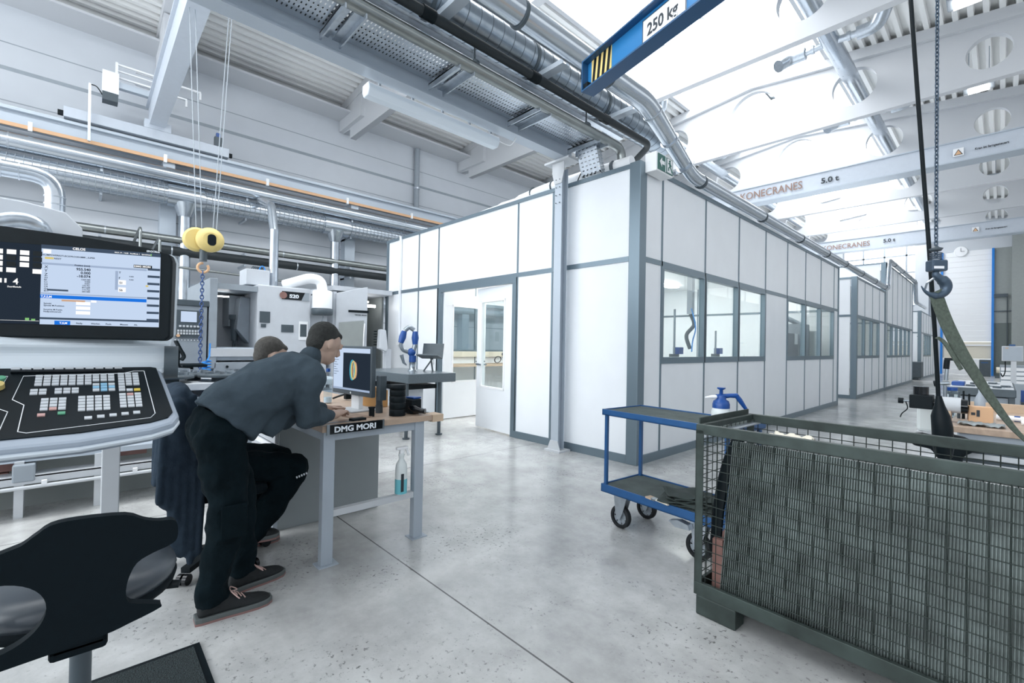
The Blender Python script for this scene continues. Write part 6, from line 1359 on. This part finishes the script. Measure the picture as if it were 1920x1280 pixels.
for k, (x, h, m_) in enumerate(((-.20, .17, 'black'), (-.17, .15, 'black'), (-.225, .16, 'machine_dark'))):
    t = thing('screwdriver', ['black tool standing upright between bottle and yellow box', 'thin black tool standing upright behind the yellow box', 'grey tool standing upright next to the bottle'][k], 'tool', (x, 4.85, .86), group='upright tools')
    MB().cyl((x, 4.85, .86), (x, 4.85, .86+h*.4), .009, n=8).cyl((x, 4.85, .86+h*.4), (x, 4.85, .86+h+.04), .006, n=8).build('tool', m_, t)
t = thing('oil_bottle', 'blue grey pointed oil bottle standing behind the yellow box', 'bottle', (-.1, 4.9, .86))
MB().lathe([(.03, .86), (.03, 1.0), (.022, 1.03), (.010, 1.06), (.008, 1.10)], (-.115, 4.9, 0), 18).build('bottle', 'bench_grey', t); MB().lathe([(.006, 1.10), (.004, 1.15)], (-.115, 4.9, 0), 10).build('tip', 'black', t)
t = thing('clamp_stand', 'small articulated metal stand rising from the table edge', 'stand', (-.3, 4.7, .86))
MB().cyl((-.305, 4.9, .86), (-.305, 4.9, 1.10), .012, n=10).cyl((-.30, 4.9, 1.14), (-.295, 4.9, 1.24), .012, n=10).cyl((-.36, 4.9, 1.11), (-.28, 4.9, 1.12), .014, n=10).build('rod', 'steel', t)
MB().cyl((-.37, 4.9, 1.11), (-.345, 4.9, 1.115), .024, n=14).cyl((-.30, 4.9, 1.23), (-.295, 4.9, 1.30), .018, n=12).box((-.285, 4.9, 1.305), (.05, .03, .02)).build('joint', 'black', t)
t = thing('handlebar_guard', 'black curved plastic handle jutting out over the crate', 'handle', (-.25, 4.2, .75))
MB().prism([(-.44, .74), (-.43, .79), (-.38, .80), (-.33, .79), (-.22, .81), (-.17, .80), (-.10, .765), (-.075, .755), (-.075, .72), (-.13, .71), (-.17, .68), (-.18, .62), (-.28, .62), (-.33, .70), (-.42, .71)], (0, 4.20, 0), (1, 0, 0), (0, 0, 1), -.08).build('handle', 'black', t, bevel=.015)
t = thing('tool_table', 'grey worktable with scattered tools farther down the aisle', 'table', (-.2, 9, 0))
MB().bx(-.52, .12, 8.6, 10.8, .80, .90).build('table_top', 'machine_dark', t, bevel=.01); MB().bx(-.50, .10, 8.62, 10.78, .90, .905).build('mat', 'paint_grey', t)
MB().bx(-.42, .05, 8.75, 10.5, .1, .78).build('cabinet', 'bench_grey', t)
for x in (-.50, .06):
    for y in (8.65, 10.7): MB().bx(x, x+.05, y, y+.05, 0, .80).build('leg', 'machine_dark', t)
t = thing('parts_box', 'blue plastic box on the tool table', 'box', (-.44, 9.0, .905)); MB().bx(-.49, -.36, 8.9, 9.2, .905, .96).build('box', 'plastic_blue', t, bevel=.01)
random.seed(5)
for k, (x, y) in enumerate(((-.30, 8.9), (-.28, 9.6), (-.15, 9.0), (-.05, 8.8), (-.1, 9.9), (.03, 9.1))):
    t = thing('hand_tool', 'small dark hand tool on the tool table, '+['beside the blue box', 'behind the blue box', 'in the middle of the table', 'at the near right corner', 'at the back', 'at the right edge'][k], 'tool', (x, y, .905), group='tools on the table')
    MB().box((x, y, .918), (.09, .05, .025), R(k*40)).build('body', 'machine_dark', t, bevel=.005); MB().bar((x, y, .915), (x+.07, y+.06*math.sin(k), .915), .012).build('handle', 'steel', t)
t = thing('operator_terminal', 'light grey operator terminal on a post, far right', 'machine', (.15, 16, 0))
MB().bx(-.02, .33, 16.0, 16.08, 1.19, 1.55).build('housing', 'paint_grey', t, bevel=.015); MB().bx(0, .31, 15.99, 16.0, 1.21, 1.53).build('back_plate', 'bench_grey', t)
MB().bx(.13, .22, 16.0, 16.08, .66, 1.19).build('post', 'paint_grey', t); MB().bx(.0, .35, 15.9, 16.2, 0, .66).build('foot', 'machine_mid', t); MB().bx(.1, .2, 16.0, 16.08, 1.55, 1.59).build('top_grip', 'blue', t)
MB().tube(smooth([(.04, 15.98, 1.19), (.04, 15.98, .95), (.0, 15.98, .82), (-.03, 15.98, .9)]), .01, 6).build('cable', 'black', t)
MB().bx(.04, .09, 15.985, 15.99, 1.49, 1.51).build('badge', 'orange', t)
t = thing('drawer_cabinet', 'white drawer cabinet behind the operator terminal', 'cabinet', (.3, 17.2, 0))
MB().bx(-.05, .9, 17.0, 17.6, 0, 1.08).build('body', 'machine_mid', t)
for k in range(9): MB().bx(-.03, .88, 16.98, 17.0, .06+k*.11, .14+k*.11).build('drawer', 'white', t)
t = thing('tyre_like_machine', 'black framed machine part at the right picture edge', 'machine', (.42, 10.8, 0))
MB().tube(bend([(.30, 11, .62), (.30, 11, 1.05), (.8, 11, 1.05), (.8, 11, .62)], .08), .04, 12).build('frame', 'black', t); MB().bx(.2, .9, 10.8, 11.4, 0, .6).build('base', 'machine_dark', t); MB().bx(.2, .28, 10.9, 11.1, .6, .78).build('blue_part', 'plastic_blue', t)
t = thing('waste_bin', 'dark grey container with blue stripe by the right blue door post', 'bin', (-.7, 40, 0))
MB().bx(-.98, -.5, 39.8, 40.5, 0, 1.0).build('body', 'machine_dark', t, bevel=.02); MB().bx(-.9, -.6, 39.78, 39.8, .8, .86).build('stripe', 'blue', t)
t = thing('white_pump', 'small white pump unit on the floor right of the blue door post', 'machine', (-.1, 38, 0))
MB().cyl((-.25, 38, .45), (.1, 38, .45), .17, n=18).bx(.0, .15, 37.8, 38.2, .1, .75).build('body', 'brush_white', t); MB().bx(-.3, .3, 37.8, 38.2, 0, .12).build('base', 'machine_dark', t)
t = thing('wall_conduit', 'dark cable conduit across the far right wall', 'pipe', (0, YF-.05, 3.6))
MB().bx(-.4, XR, YF-.06, YF-.01, 4.0, 4.06).bx(.15, .19, YF-.06, YF-.01, 1.5, 5.0).bx(-.4, .2, YF-.15, YF-.01, 4.9, 5.1).build('conduit', 'machine_dark', t)
struct(MB().bx(XR, XR+.3, YN-.3, YF+.3, 0, 4.2).bx(XR, XR+.3, YN-.3, YF+.3, 7.4, 9.4), 'wall_right', 'wall_white')
struct(MB().bx(XR+.02, XR+.05, YN, YF, 4.2, 7.4), 'fill_panel_right', 'sidefill')  # glowing panel added out of view to fill the right-facing sides
m = MB(); y = YN
while y < YF: m.bx(XR, XR+.08, y-.05, y+.05, 4.2, 7.4); y += 2.5
struct(m, 'trim_9', 'machine_mid')  # bars across the added fill panel
